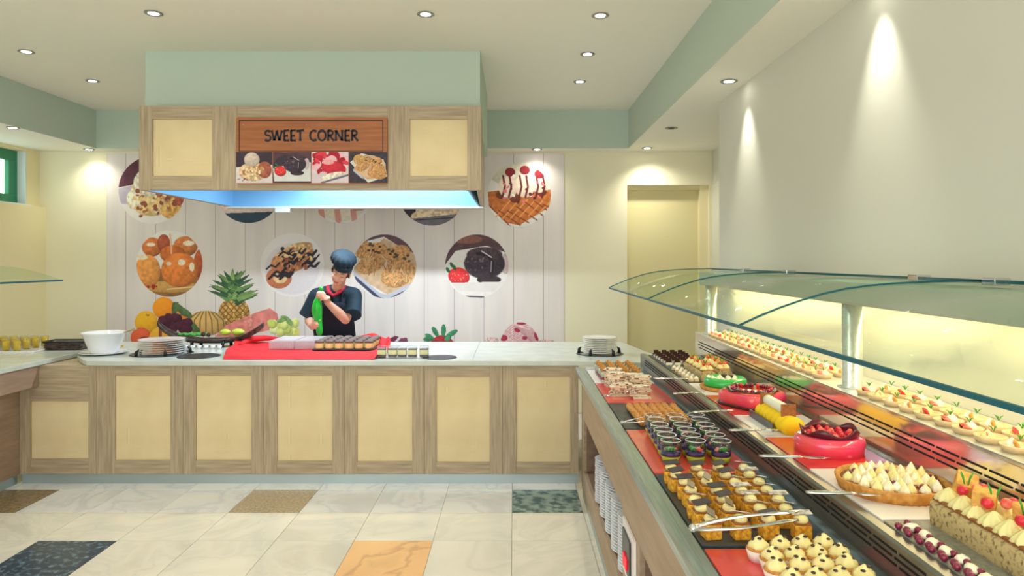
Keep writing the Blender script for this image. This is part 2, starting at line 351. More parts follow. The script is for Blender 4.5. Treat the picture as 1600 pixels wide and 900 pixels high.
MB().box(X(345)-.12,X(345)+.02,1.5,1.58,hz0-.06,hz0-.02).build('grease_cup',M['steel'],hd,bevel=.005)
tb=MB()
tb.box(hx0+.55,hx1-.2,1.0,1.04,hz0+.31,hz0+.34); tb.build('light_tube',M['led'],hd)
al=bpy.data.lights.new('hood_light','AREA'); al.shape='RECTANGLE'; al.size=1.7; al.size_y=.08; al.energy=34; al.color=(.86,.94,1)
ao=bpy.data.objects.new('hood_light',al); C.objects.link(ao); ao.parent=hd; ao.location=((hx0+hx1)/2+.2,1.02,hz0+.30)
# sign
sg=thing('sign_board','brown SWEET CORNER sign with four dessert pictures on the hood','sign',(X(370),5.1,Z(288)))
sw=X(606)-X(370); sh=Z(184)-Z(288); ph=Z(238)-Z(288)
def rr(x0,x1,z0,z1,r,n=5,corners=(1,1,1,1)):
    P=[]
    for i,(cx,cz,a0) in enumerate(((x1-r,z1-r,0),(x0+r,z1-r,90),(x0+r,z0+r,180),(x1-r,z0+r,270))):
        if corners[i]:
            for k in range(n+1):
                a=math.radians(a0+90*k/n); P.append((cx+r*math.cos(a),cz+r*math.sin(a)))
        else: P.append((cx+r*(1 if a0 in(0,270) else -1),cz+r*(1 if a0<180 else -1)))
    return P
def plate(P,y0,y1,mb=None,m=0):
    mb=mb or MB(); n=len(P); mb.add([(x,y0,z) for x,z in P]+[(x,y1,z) for x,z in P],[tuple(range(n)),tuple(reversed(range(n,2*n)))]+[(i,n+i,n+(i+1)%n,(i+1)%n) for i in range(n)],m); return mb
plate(rr(0,sw,0,sh,.02),-.018,-.002).build('board',M['signw'],sg); sgb=[c for c in sg.children if c.name.startswith('board')][0]
ln=MB(); t_=.006
x0_,x1_,z0_,z1_=.022,sw-.03,ph+.004,sh-.022
ln.box(x0_,x1_,-.0195,-.018,z1_-t_,z1_); ln.box(x0_,x1_,-.0195,-.018,z0_,z0_+t_*.7); ln.box(x0_,x0_+t_,-.0195,-.018,z0_,z1_); ln.box(x1_-t_,x1_,-.0195,-.018,z0_,z1_)
ln.build('border_line',M['ink'],sg)
# hand-drawn lettering: strokes that swell towards their ends
def arc(cx,cy,rx,ry,a0,a1,n=12): return [(cx+rx*math.cos(math.radians(a0+(a1-a0)*k/n)),cy+ry*math.sin(math.radians(a0+(a1-a0)*k/n))) for k in range(n+1)]
LT={'S':(.62,[arc(.33,.72,.22,.22,30,250)+arc(.33,.27,.25,.25,80,-150)]),
 'W':(1.0,[[(.04,.98),(.26,.04)],[(.26,.04),(.48,.80)],[(.46,.98),(.70,.04)],[(.70,.04),(.94,.98)]]),
 'E':(.58,[[(.13,.0),(.13,1.0)],[(.13,.96),(.52,.98)],[(.13,.46),(.46,.48)],[(.13,.05),(.54,.04)]]),
 'T':(.66,[[(.34,0),(.34,.96)],[(.02,.90),(.30,.96),(.66,1.0)]]),
 'C':(.70,[arc(.40,.5,.32,.46,48,312,18)]),
 'O':(.80,[arc(.40,.5,.32,.46,90,452,24)]),
 'R':(.68,[[(.13,0),(.13,1.0)],[(.13,.95)]+arc(.30,.74,.24,.22,80,-90)+[(.13,.47)],[(.28,.48),(.64,.0)]]),
 'N':(.80,[[(.12,0),(.12,1.0)],[(.12,.95),(.66,.06)],[(.66,0),(.66,1.02)]])}
def letter(ch,x,sx,sz):
    mb=MB()
    for ln_ in LT[ch][1]:
        P=[Vector((x+a*sx,0,b*sz)) for a,b in ln_]
        if len(P)==2: P=[P[0].lerp(P[1],t) for t in (0,.2,.4,.6,.8,1)]
        n=len(P); A_=[];B_=[]
        for k,p in enumerate(P):
            t=(P[min(k+1,n-1)]-P[max(k-1,0)]).normalized(); nn=Vector((-t.z,0,t.x)); u=abs(2*k/(n-1)-1); wdt=.0066*(1+.55*u**3)
            A_.append(p+nn*wdt); B_.append(p-nn*wdt)
        for k in range(n-1):
            q=[A_[k],B_[k],B_[k+1],A_[k+1]]
            mb.add([(v.x,-.0015,v.z) for v in q]+[(v.x,0,v.z) for v in q],[(0,1,2,3),(7,6,5,4),(0,4,5,1),(1,5,6,2),(2,6,7,3),(3,7,4,0)])
    return mb
txt='SWEET CORNER'; adv=[LT[c][0] if c!=' ' else .45 for c in txt]; tot=sum(adv); sxx=(X(561)-X(414))/tot; szz=Z(204)-Z(221); xx=X(414)-X(370)
for c,a in zip(txt,adv):
    if c!=' ':
        o=letter(c,xx,sxx,szz).build('letter',M['ink'],sgb,label='black letter '+c+' of the words SWEET CORNER'); o.location=(0,-.0195,Z(221)-Z(288))
    xx+=a*sxx
for px,py in ((382,196),(480,196),(588,196)): MB().lathe([(0,0),(.004,0),(.004,.003),(0,.003)],10).xf(Matrix.Rotation(PI/2,4,'X')).build('screw',M['chrome'],sgb).location=(X(px)-X(370),-.018,Z(py)-Z(288))
# ---------------------------------------------------------------- counter
CD=5.19
Xc=lambda px:(px-CX)*CD/F
Zc=lambda py:H-(py-CY)*CD/F
units=[(30,150,48,138,627,717,'leftmost, short cane panel'),(150,286,180,266,587,719,'tall cane panel behind the white bowl'),(286,412,306,392,587,719,'below the black boat basket'),(412,538,433,519,587,720,'below the left half of the red cloth'),
 (538,663,558,644,587,721,'below the right end of the red cloth'),(663,785,682,765,589,722,'below the dark round inset in the worktop'),(785,904,807,891,589,722,'rightmost, beside the buffet')]
for a,b,c,d_,y0,y1,lb in units:
    u=thing('counter_cabinet','grey oak counter cabinet with cane panel, '+lb,'cabinet',(Xc(a),CD,0),group='cane panelled cabinets of the back counter')
    g=.001; x0=g; x1=Xc(b)-Xc(a)-g; p0=Xc(c)-Xc(a); p1=Xc(d_)-Xc(a); zt=.872; zb=.07; z0=Zc(y1); z1=Zc(y0)
    MB().box(x0,p0,0,.03,zb,zt).build('stile',M['oakv'],u,bevel=.0015); MB().box(p1,x1,0,.03,zb,zt).build('stile',M['oakv'],u,bevel=.0015)
    MB().box(p0,p1,0,.028,z1,zt).build('rail',M['oakh'],u,bevel=.0015); MB().box(p0,p1,0,.028,zb,z0).build('rail',M['oakh'],u,bevel=.0015)
    MB().box(p0,p1,.012,.028,z0,z1).build('cane_panel',M['weave'],u)
    MB().box(x0,x1,.03,1.12,zb,zt).build('carcass',M['oakv'],u)
MB().box(Xc(34),Xc(904),CD+.006,CD+.9,0,.068).build('plinth',M['plinth'],label='brushed aluminium plinth under the back counter',cat='plinth')
ct=thing('worktop','pale stone worktop of the back counter','worktop',(0,0,0))
xa=(133-CX)*5.15/F; xb=.60
pts=[(xa+.06,5.15),(.425,5.15),(.425,5.02),(1.15,5.02),(.96,6.36),(-3.8,6.36),(-3.8,5.62),(xa-.12,5.3),(xa-.02,5.18)]
pts=[(xa+.10,5.15),(.47,5.15),(1.16,5.06),(.97,6.36),(-3.478,6.36),(-3.478,5.62),(-3.36,5.42),(xa-.06,5.22),(xa,5.165)]
mb=MB().prism(pts,.875,.91); mb.build('slab',M['stone'],ct,bevel=.004)
MB().box(-.31,-.306,5.25,6.36,.9095,.9105).build('seam',M['plinth'],ct)
def disc(px,py,rpx,lab,m='black'):
    p=at(px,py,.91); r=rpx*p.y/F
    MB().lathe([(0,0),(r,0),(r,.003),(r*.9,.004),(0,.004)],32,(0,0,0)).build('warming_disc',M[m],label=lab,cat='hob disc').location=p
disc(311,556.5,32,'dark round disc inset in the worktop right of the small plate stack')
disc(687,558.5,27,'grey round disc inset in the worktop right of the dessert cups','grey')
# left counter
lc=thing('side_counter','grey oak side counter running toward the viewer at far left','counter',(-3.48,4,0))
XA=-3.48
MB().box(-1.55,0,-4.6,2.36,.875,.91).build('worktop',M['stone'],lc,bevel=.004)
MB().box(-1.35,-.02,-4.5,1.185,.72,.874).build('apron_rail',M['oakside'],lc,bevel=.002)
MB().box(-1.3,-.16,-4.4,1.185,.07,.719).build('cabinet_body',M['oakside'],lc,bevel=.002)
MB().box(-1.3,-.18,-4.4,1.185,0,.07).build('plinth',M['plinth'],lc)
# left sneeze guard
lg=thing('sneeze_guard','green tinted glass guard above the side counter at far left','sneeze guard',(-3.24,3,0))
P=[[(-.0-.45*t,y,1.505+.10*math.sin(t*PI/2)) for t in (0,.2,.4,.6,.8,1)] for y in (-1.5,2.05)]
MB().grid(P).build('glass_pane',M['pane'],lg,mods=[('SOLIDIFY',dict(thickness=.008))])
MB().box(-.004,.004,-1.5,2.05,1.497,1.509).build('glass_edge',M['edge'],lg)
MB().lathe([(0,0),(.025,0),(.025,.69),(0,.69)],14,(-.45,.6,.91)).build('post',M['steel'],lg)
# ---------------------------------------------------------------- downlights
spots=[(240,20,ZC,'on the raised ceiling above the left end of the hood',1),(665,21.5,ZC,'on the raised ceiling above the middle of the hood',1),(938,23.5,ZC,'raised ceiling, nearest the camera on the right',1),
 (41,80,ZC,'raised ceiling, nearest the left edge of the photo',1),(145,126,ZC,'raised ceiling, left of the hood',1),(918,84,ZC,'raised ceiling, middle one right of the hood',1),(906,127,ZC,'raised ceiling, farthest one right of the hood',1),
 (20,199,ZS,'in the left soffit by the window',.6),(139,233,ZS,'in the back soffit left of the mural',.9),(839,233,ZS,'in the back soffit above the waffle picture',.9),(1011,231,ZS,'in the back soffit above the door',2.2),
 (1133,124,ZS,'in the right soffit beside the wall',1.4),(1049,199.5,ZS,'in the right soffit, unlit',0)]
ring=MB().lathe([(.028,.0),(.052,-.001),(.056,-.006),(.050,-.009),(.034,-.006),(.028,0)],28).mesh('ring',M['ringm'])
bulb=MB().lathe([(0,-.007),(.02,-.0075),(.031,-.0065),(.030,-.0005),(0,-.0005)],20).mesh('bulb',M['lamp']); bulbo=MB().lathe([(0,-.004),(.02,-.0045),(.034,-.003),(.034,-.0005),(0,-.0005)],20).mesh('bulb_off',M['slot'])
def spot(p,pw,blend=.6,ang=100,col=(1,.95,.82)):
    if pw<=0: return
    l=bpy.data.lights.new('downlight_beam','SPOT'); l.energy=SPOT_W*pw; l.spot_size=math.radians(ang); l.spot_blend=blend; l.shadow_soft_size=.035; l.color=col
    o=bpy.data.objects.new('downlight_beam',l); C.objects.link(o); return o
def downlight(p,lab,pw,ang=100,blend=.6,group='recessed ceiling downlights'):
    t=thing('downlight','small round recessed downlight '+lab,'downlight',p,group=group)
    inst('ring',ring,t); inst('bulb',bulb if pw>0 else bulbo,t)
    s_=spot(p,pw,blend,ang)
    if s_:
        s_.parent=t; s_.location=(0,0,-.02)
        if p.x>1.3: s_.rotation_euler=(0,-math.radians(9),0)
for px,py,z,lab,pw in spots:
    p=at(px,py,z); p.z=z
    if (px,py)==(1133,124): p=Vector((1.405,4.6,ZS)); downlight(p,lab,pw,60,1.0)
    else: downlight(p,lab,pw,*((135,1.0) if z==ZS else (100,.7)))
# downlights out of frame that light the room
for dlk,(x,y,z,pw,an) in enumerate([(1.42,2.92,ZS,1.5,60),(1.42,1.2,ZS,1.4,60),(-2.3,2.8,ZC,1,100),(-.6,2.8,ZC,1,100),(.55,2.8,ZC,1,100),(-2.3,1,ZC,1,100),(.5,1,ZC,1,100),(-4.0,4.2,ZC,1,100)]):
    downlight(Vector((x,y,z)),'outside the frame, '+['over the buffet, farther','over the buffet, nearer','left, farther','centre','right, farther','left, nearer','right, nearer','far left'][dlk],pw,an,1.0 if an==60 else .7)
# ---------------------------------------------------------------- buffet display counter (profile in X,z; runs along Y)
Y0,Y1=.75,4.93
bf=thing('buffet_counter','long steel and laminate dessert buffet along the right wall','buffet',(0,0,0))
WX=.475
fp=MB()
niches=[(3.08,4.79),(1.55,2.66),(.8,1.4)]
NZ0,NZ1=.213,.568
fp.box(WX,WX+.02,Y0,Y1,NZ1,.862); fp.box(WX,WX+.02,Y0,Y1,.065,NZ0)
ed=[Y0]+[q for n in sorted(niches) for q in n]+[Y1]
for i in range(0,len(ed),2): fp.box(WX,WX+.02,ed[i],ed[i+1],NZ0,NZ1)
fp.build('front_panel',M['oaky'],bf)
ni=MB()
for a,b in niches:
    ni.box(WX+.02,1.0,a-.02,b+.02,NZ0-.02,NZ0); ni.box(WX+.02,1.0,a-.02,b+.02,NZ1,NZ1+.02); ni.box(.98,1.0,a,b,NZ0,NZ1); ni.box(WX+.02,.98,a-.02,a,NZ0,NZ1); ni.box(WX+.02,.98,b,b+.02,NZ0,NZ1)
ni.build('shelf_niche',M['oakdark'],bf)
MB().box(WX,1.0,Y1-.02,Y1,.065,.862).build('end_panel',M['oaky'],bf)
MB().box(WX+.005,1.0,Y0,Y1-.005,0,.065).build('plinth',M['plinth'],bf)
MB().extr([(.43,.862),(.43,.888),(.436,.90),(.462,.90),(.468,.892),(.492,.892),(.498,.876),(.498,.862)],Y0,Y1).build('steel_rim',M['rim'],bf)
MB().box(.498,.91,Y0,Y1-.0,.855,.873).build('lower_deck',M['steeld'],bf)
MB().box(.498,.91,Y1-.02,Y1,.873,.9).build('deck_end_lip',M['steel'],bf)
MB().extr([(.90,.873),(.90,.978),(.908,.984),(.935,.984),(.935,.975),(1.27,.975),(1.27,.855),(1.0,.855)],Y0,Y1+.08).build('middle_tier',M['riser'],bf)
MB().extr([(1.27,.90),(1.27,1.128),(1.262,1.134),(1.262,1.142),(XR-.002,1.142),(XR-.002,.90)],Y0,Y1).build('upper_tier',M['mirror'],bf)
MB().box(1.264,XR-.003,Y0,Y1-.002,1.1425,1.1445).build('shelf_top',M['steel'],bf)
MB().box(1.0,XR-.002,Y0,Y1,0,.854).build('base_body',M['oaky'],bf)
s1=MB().box(-.0015,.0015,-.053,.053,-.0026,.0026).mesh('slot',M['slot'])
y=1.0; k=0
while y<4.85:
    for r in range(3): inst('slot',s1,bf,(.8995,y+.02*(r%2),.962-r*.0155))
    for r in range(3): inst('slot',s1,bf,(1.2695,y+.02*(r%2),1.088-r*.019))
    y+=.118
# control panel
cpn=MB(); cpn.box(WX-.012,WX-.001,2.72,3.0,.34,.56); cpo=cpn.build('control_plate',M['whitep'],bf,bevel=.002)
MB().box(WX-.02,WX-.012,2.78,2.96,.38,.53).build('control_display',M['grey'],cpo,bevel=.003)
for yy in (2.82,2.87): MB().box(WX-.028,WX-.02,yy,yy+.035,.40,.45).build('switch',M['rbtn'],cpo,bevel=.003)
# glass canopy
gc=thing('sneeze_guard','long curved glass guard on steel posts over the dessert buffet','sneeze guard',(0,0,0))
prof=[(.70,1.447),(.763,1.476),(.83,1.503),(.897,1.526),(.96,1.545),(1.03,1.56),(1.1,1.57),(1.18,1.577),(1.3,1.583),(1.45,1.586)]
J=[.80,2.19,3.68,5.17]
for a,b in zip(J,J[1:]):
    MB().grid([[(x,y,z) for x,z in prof] for y in (a+.003,b-.003)]).build('glass_pane',M['pane'],gc,mods=[('SOLIDIFY',dict(thickness=.008))])
    MB().box(.696,.703,a+.003,b-.003,1.438,1.4475).build('glass_edge',M['edge'],gc)
    MB().box(1.45,1.456,a+.003,b-.003,1.579,1.589).build('glass_edge',M['edge'],gc)
    MB().tube([(x,b-.003,z) for x,z in prof],.0035,6).build('glass_edge',M['edge'],gc)
for yy in (2.11,2.51,3.70,4.4): MB().box(1.42,1.47,yy-.03,yy+.03,1.574,1.597).build('clip',M['chrome'],gc,bevel=.003)
for yy in (1.1,2.80,4.80):
    MB().lathe([(0,0),(.055,0),(.055,.006),(.038,.008),(.038,.33),(0,.33)],24,(1.345,yy,1.1445)).build('post',M['steel'],gc)
MB().box(1.30,1.49,.8,4.95,1.475,1.565).build('reflection_box',M['reflbox'],gc,bevel=.01)  # added grey box, stands in for the grey reflection in the curved glass
MB().box(1.44,1.47,.85,4.9,1.469,1.475).build('light_strip',M['warmled'],gc)
al=bpy.data.lights.new('canopy_light','AREA'); al.shape='RECTANGLE'; al.size=.05; al.size_y=4.0; al.energy=4; al.color=(1,.84,.56)
ao=bpy.data.objects.new('canopy_light',al); C.objects.link(ao); ao.parent=gc; ao.location=(1.45,2.9,1.465)

def tray(x0,x1,y0,y1,z,m,lab,name='tray',th=.010,cat='tray'):
    o=MB().box(-(x1-x0)/2,(x1-x0)/2,-(y1-y0)/2,(y1-y0)/2,0,th).build(name,M[m],label=lab,cat=cat,bevel=.002); o.location=((x0+x1)/2,(y0+y1)/2,z); return o
ZL=.873; ZT=ZL+.010
tray(.505,.875,4.38,4.90,ZL,'whitep','white tray under the orange topped cups at the far end of the buffet')
tray(.505,.875,3.78,4.37,ZL,'red','red tray under the iced wafer piles')
tray(.505,.875,3.20,3.77,ZL,'slate','dark slate under the nut rolls',name='slate_board')
tray(.505,.875,2.53,3.18,ZL,'red','red tray under the jelly glasses')
tray(.505,.875,1.89,2.52,ZL,'slate','dark slate under the square yellow cakes',name='slate_board')
tray(.505,.875,1.15,1.87,ZL,'red','red tray under the cream tartlets in paper cases, nearest the camera')
ZM=.984
tray(.94,1.235,4.33,4.92,ZM-.009,'slate','dark slate under the striped chocolates at the far end of the middle tier',name='slate_board',th=.012)
tray(.94,1.235,3.80,4.32,ZM-.009,'slate','dark slate under the two fruit loaves',name='slate_board',th=.012)
tray(.94,1.235,3.46,3.79,ZM-.009,'whitep','white tray under the green glazed tart',th=.012)
tray(.94,1.235,3.02,3.45,ZM-.009,'red','red tray under the large pink and orange cake',th=.012)
tray(.94,1.235,2.64,3.01,ZM-.009,'whitep','white tray under the yellow log cake',th=.012)
tray(.94,1.235,2.25,2.63,ZM-.009,'red','red tray under the round pink cake with a chocolate crown',th=.012)
tray(.94,1.235,1.80,2.24,ZM-.009,'whitep','white tray under the meringue tart',th=.012)
tray(.94,1.235,1.12,1.79,ZM-.009,'slatel','grey slate under the large fruit topped loaf',name='slate_board',th=.012)
ZD=ZM+.003

# ---- orange topped cups
def swirl(mb,r,h,m,c=(0,0,0),turns=8,seg=20,tw=2.2):
    mb.lathe([(r*.9,0),(r,h*.12),(r*.86,h*.35),(r*.62,h*.58),(r*.34,h*.8),(r*.1,h*.97),(0,h)],seg,c,m,fn=lambda a,z:1+.13*math.cos(turns*a+tw*z/h*2)); return mb
t0=thing('dessert_cup','','dessert',group='orange topped layered cups')
MB().lathe([(.026,0),(.030,.055),(.028,.055),(.0245,.002)],16).build('cup',M['cup'],t0)
MB().lathe([(0,.002),(.0235,.002),(.0255,.024),(0,.024)],16).build('jelly',M['jred'],t0)
MB().lathe([(0,.024),(.0255,.024),(.0275,.046),(0,.046)],16).build('cream_layer',M['cream'],t0)
mb=MB(); random.seed(3)
for i in range(16):
    a=random.uniform(0,6.28); r=random.uniform(0,.022); mb.box(-.006,.006,-.003,.003,-.003,.003); mb.xf(Matrix.Translation((r*math.cos(a),r*math.sin(a),.050+random.uniform(0,.012)))@Matrix.Rotation(random.uniform(0,3),4,(random.random(),random.random(),1)),len(mb.v)-8)
mb.lathe([(0,.044),(.027,.044),(.02,.054),(0,.056)],12)
mb.build('crunch_topping',M['nut'],t0)
first=True
for r in range(5):
    for c in range(4):
        loc=(.575+c*.066,4.42+r*.082,ZT); lab='orange topped dessert cup, %s row from front, %s from left'%(ORD[r],ORD[c])
        if first: t0.scale=(1.12,1.12,1.35); t0.location=loc; t0['label']=lab; first=False
        else: dup(t0,loc,0,lab)
# ---- wafers
wt=thing('iced_wafer','','wafer',group='piled iced wafers')
MB().box(-.048,.048,-.028,.028,0,.005).build('wafer_sheet',M['wafers'],wt,bevel=.001)
MB().box(-.0485,.0485,-.0285,.0285,.005,.0115).build('icing',M['wafer'],wt,bevel=.001)
random.seed(5); first=True
piles=[(.60,4.27,9,'far left'),(.605,4.10,9,'middle left'),(.60,3.97,6,'near left'),(.72,4.22,7,'far right'),(.735,4.06,8,'middle right'),(.70,3.90,6,'near right')]
for px,py,n,nm in piles:
    for i in range(n):
        loc=(px+random.uniform(-.012,.012),py+random.uniform(-.012,.012),ZT+i*.0125); rz=random.uniform(-.4,.4)
        lab='iced wafer in the %s pile on the red tray, %s from the bottom'%(nm,ORD[i])
        if first: wt.location=loc; wt.rotation_euler=(0,0,rz); wt['label']=lab; first=False
        else: dup(wt,loc,rz,lab)
# ---- nut rolls
mb=MB(); random.seed(8)
P=[(0,-.19+.38*i/24,.018) for i in range(25)]
mb.tube(P,[.0165+.0016*math.sin(i*2.3) for i in range(25)],12)
for i in range(150):
    a=random.uniform(-.3,PI+.3); y=random.uniform(-.19,.19); mb.ell((.0165*math.cos(a),y,.018+.0165*math.sin(a)),(.003,.004,.003),seg=5,rings=3,smooth=False)
roll=mb.build('nut_roll',M['nut'],label='x',cat='pastry',group='nut crusted pastry rolls')
for i in range(7):
    lab='nut crusted pastry roll on the slate, %s from the left'%ORD[i]; loc=(.59+i*.0365,3.42+.008*((i*37)%3),ZT)
    if i==0: roll.location=loc; roll['label']=lab
    else: solo(roll,loc,.02*((i*7)%3-1),lab)
# ---- jelly glasses
jg=thing('jelly_glass','','dessert glass',group='layered jelly glasses')
MB().lathe([(0,0),(.026,0),(.034,.012),(.0385,.035),(.0385,.06),(.0375,.086),(.0362,.086),(.037,.06),(.037,.035),(.0325,.013),(.025,.003),(0,.003)],28).build('glass_cup',M['cup'],jg)
MB().lathe([(0,.003),(.025,.0032),(.0322,.013),(.0362,.030),(0,.030)],24).build('green_layer',M['gjelly'],jg)
MB().lathe([(0,.030),(.0364,.030),(.0368,.046),(0,.046)],24).build('purple_layer',M['purple'],jg)
mb=MB()
for a,r,s_ in ((.3,.017,.011),(1.5,.018,.010),(2.6,.016,.011),(0,0,.009)): mb.ell((r*math.cos(a),r*math.sin(a),.05),(s_,s_*.8,.007),jit=.2,seg=8,rings=5)
mb.build('strawberry_piece',M['straw'],jg)
mb=MB()
for a in (3.6,4.1,4.6,5.2): mb.ell((.016*math.cos(a),.016*math.sin(a),.056),(.010,.005,.008),M=Matrix.Rotation(a,3,'Z'),jit=.4,seg=7,rings=5)
mb.build('mint_leaf',M['leaf'],jg)
MB().tube([(.0375*math.cos(a*PI/14),.0375*math.sin(a*PI/14),.0865) for a in range(29)],.0011,5).build('rim',M['white'],jg)
random.seed(2); first=True
for r in range(6):
    for c in range(3):
        loc=(.592+c*.094+.004*r,2.655+r*.088+random.uniform(-.004,.004),ZT); lab='glass of purple and green jelly, %s row from front, %s from left'%(ORD[r],ORD[c])
        if first: jg.location=loc; jg['label']=lab; first=False
        else: dup(jg,loc,random.uniform(-1,1),lab)
# ---- square yellow cakes
yc=[]
for v in range(4):
    t=thing('sponge_square','','cake',group='square yellow sponge cakes')
    MB().box(-.023,.023,-.023,.023,0,.042).build('sponge',M['sponge'],t,bevel=.004)
    MB().box(-.0215,.0215,-.0215,.0215,.042,.0455).build('caramel_layer',M['browncr'],t,bevel=.001)
    MB().lathe([(0,.045),(.017,.045),(.0195,.051),(.017,.059),(.010,.065),(0,.067)],16).build('cream',M['ycream'],t)
    b=MB().box(-.029,.029,-.0125,.0125,-.001,.001); b.xf(Matrix.Translation((.0,.006*(v%2),.070))@Matrix.Rotation([.4,-.5,1.2,.1][v],4,'Z')@Matrix.Rotation([.35,-.3,.5,.15][v],4,'X'))
    b.build('chocolate_plaque' if v!=3 else 'white_plaque',M['chocp'] if v in(0,2) else M['plaqw'],t)
    yc.append(t)
used=set(); random.seed(11)
for r in range(7):
    for c in range(4):
        v=([0,0,0,1],[0,1,0,3],[0,2,1,1],[2,0,3,1],[1,0,3,3],[0,2,1,1],[2,1,0,3])[6-r][c]
        loc=(.545+c*.081+random.uniform(-.006,.006),1.945+r*.080+random.uniform(-.006,.006),ZT); rz=random.uniform(-.16,.16)
        lab='yellow cake square with %s plaque, %s row from front, %s from left'%('dark' if v in(0,2) else 'pale',ORD[r],ORD[c])
        if v not in used: used.add(v); t=yc[v]; t.location=loc; t.rotation_euler=(0,0,rz); t['label']=lab
        else: dup(yc[v],loc,rz,lab)
# ---- cream tartlets in paper cases (front)
pc=thing('cream_tartlet','','tartlet',group='cream tartlets in paper cases')
MB().lathe([(0,0),(.024,0),(.031,.028),(.029,.028),(.0,.026)],32,fn=lambda a,z:1+.035*math.cos(16*a)).build('paper_case',M['paper'],pc)
MB().lathe([(0,.024),(.029,.026),(.031,.031),(.026,.034),(0,.034)],24).build('crust',M['crust'],pc)
mb=MB(); swirl(mb,.026,.030,0,(0,0,.032),turns=6); mb.build('cream_swirl',M['ycream'],pc)
mb=MB()
for a,r,z in ((.5,.010,.056),(2.8,.013,.051),(4.6,.009,.058)): mb.ell((r*math.cos(a),r*math.sin(a),z),(.0062,.0062,.003),seg=8,rings=5)
mb.build('chocolate_chip',M['choc'],pc)
first=True; random.seed(4)
for r in range(9):
    for c in range(4):
        loc=(.638+c*.058-(.0 if r%2 else .012),1.80-r*.062+.006*c,ZT)
        if r==0 and c==0: pass
        lab='cream tartlet with chocolate chips, %s row from the slate, %s from left'%(ORD[r],ORD[c])
        if first: pc.location=loc; pc['label']=lab; first=False
        else: dup(pc,loc,random.uniform(0,6),lab)
# ---------------------------------------------------------------- middle tier
# striped chocolates
sc_=thing('striped_chocolate','','chocolate',group='striped chocolates on the far slate')
MB().box(-.02,.02,-.02,.02,0,.018).build('base',M['cream'],sc_,bevel=.002)
b=MB()
for i in range(4): b.box(-.0205,.0205,-.019+i*.010,-.015+i*.010,.0,.0215)
b.build('dark_stripe',M['choc'],sc_); MB().box(-.016,.016,-.001,.001,.018,.045).build('plaque',M['choc'],sc_)
first=True
for r in range(6):
    for c in range(4):
        loc=(.975+c*.055,4.44+r*.078,ZD); lab='striped dark chocolate square, %s row from front, %s from left'%(ORD[r],ORD[c])
        if first: sc_.location=loc; sc_['label']=lab; first=False
        else: dup(sc_,loc,0,lab)
# cream dots cubes
cb=thing('cream_cube','','dessert',group='white cream topped cubes beside the far loaf')
MB().box(-.013,.013,-.013,.013,0,.014).build('cube',M['shell'],cb,bevel=.002); mb=MB(); swirl(mb,.012,.016,0,(0,0,.014)); mb.build('cream_dot',M['cream'],cb)
for i in range(12):
    loc=(.965+(i%2)*.03,3.84+(i//2)*.08,ZD); lab='cream topped cube beside the far loaf, %s pair from the front, %s one'%(ORD[i//2],'right' if i%2 else 'left')
    if i==0: cb.location=loc; cb['label']=lab
    else: dup(cb,loc,0,lab)
# loaves
def loaf(name,lab,loc,L,Wd,Hh,seed,n):
    random.seed(seed); t=thing(name,lab,'cake',loc)
    mb=MB(); N=14; pr=[(-Wd/2,0),(-Wd/2*1.04,Hh*.5),(-Wd/2*1.0,Hh*.82),(-Wd/2*.6,Hh),(Wd/2*.6,Hh),(Wd/2,Hh*.82),(Wd/2*1.04,Hh*.5),(Wd/2,0)]
    G=[[Vector((x*(1+.05*mnoise.noise(Vector((x*30,i*.7,z*20)))),-L/2+L*i/N,z*(1+.08*mnoise.noise(Vector((x*20,i*.6,seed)))))) for x,z in pr] for i in range(N+1)]
    mb.grid(G); mb.add(G[0],[tuple(range(8))]); mb.add(G[-1],[tuple(reversed(range(8)))]); 
    mb.add([G[0][0],G[0][7],G[-1][7],G[-1][0]],[(0,1,2,3)])
    mb.build('loaf_body',M['loaf'],t)
    tp=MB(); tp.box(-Wd*.47,Wd*.47,-L/2*1.0,L/2*1.0,Hh*.90,Hh*1.03); tp.build('baked_top',M['browncr'],t,bevel=.004)
    for i in range(n):
        y=-L/2+L*(i+.5)/n
        for sx_ in (-1,1):
            q=MB(); swirl(q,Wd*.25,Hh*.50,0,(sx_*Wd*.24,y+random.uniform(-.006,.006),Hh*.98),turns=9,seg=36,tw=1.6)
            q.build('cream_swirl',M['ycream'],t)
    k=max(3,int(n*.55))
    for i in range(k):
        y=-L/2+L*(i+.5)/k
        b=MB().box(-Wd*.21,Wd*.21,-Wd*.19,Wd*.19,-Wd*.15,Wd*.15); b.xf(Matrix.Translation((random.uniform(-.2,.1)*Wd,y+L/k*.2,Hh*1.42+Wd*.1))@Matrix.Rotation(random.uniform(-.6,.6),4,'X')@Matrix.Rotation(random.uniform(0,1.5),4,'Z')); b.build('toasted_cube',M['toast'],t,bevel=.003)
        for dxx,mm,nm in ((-.22,'rasp','raspberry'),(.12,'straw','strawberry_half'),(.26,'rasp','raspberry')):
            q=MB(); q.ell((dxx*Wd,y-L/k*.18+random.uniform(-.008,.008),Hh*1.46+Wd*.07),(Wd*.105,Wd*.105,Wd*.10),seg=12,rings=8,jit=.12); q.build(nm,M[mm],t)
        q=MB()
        for a in range(4): q.tube([(-.03*Wd,y,Hh*1.45),(-.03*Wd+.01*math.cos(a*1.7),y+.01*math.sin(a*1.7),Hh*1.45+Wd*.28),(-.03*Wd+.018*math.cos(a*1.7),y+.018*math.sin(a*1.7),Hh*1.45+Wd*.38)],[.0012,.002,.0006],5)
        q.build('herb_sprig',M['leaf'],t)
    return t
loaf('fruit_loaf','small seeded loaf cake with cream and fruit, left of the far pair',(1.065,4.05,ZD),.40,.075,.055,1,5)
loaf('fruit_loaf','small seeded loaf cake with cream and fruit, right of the far pair',(1.172,4.08,ZD),.36,.075,.055,2,5)
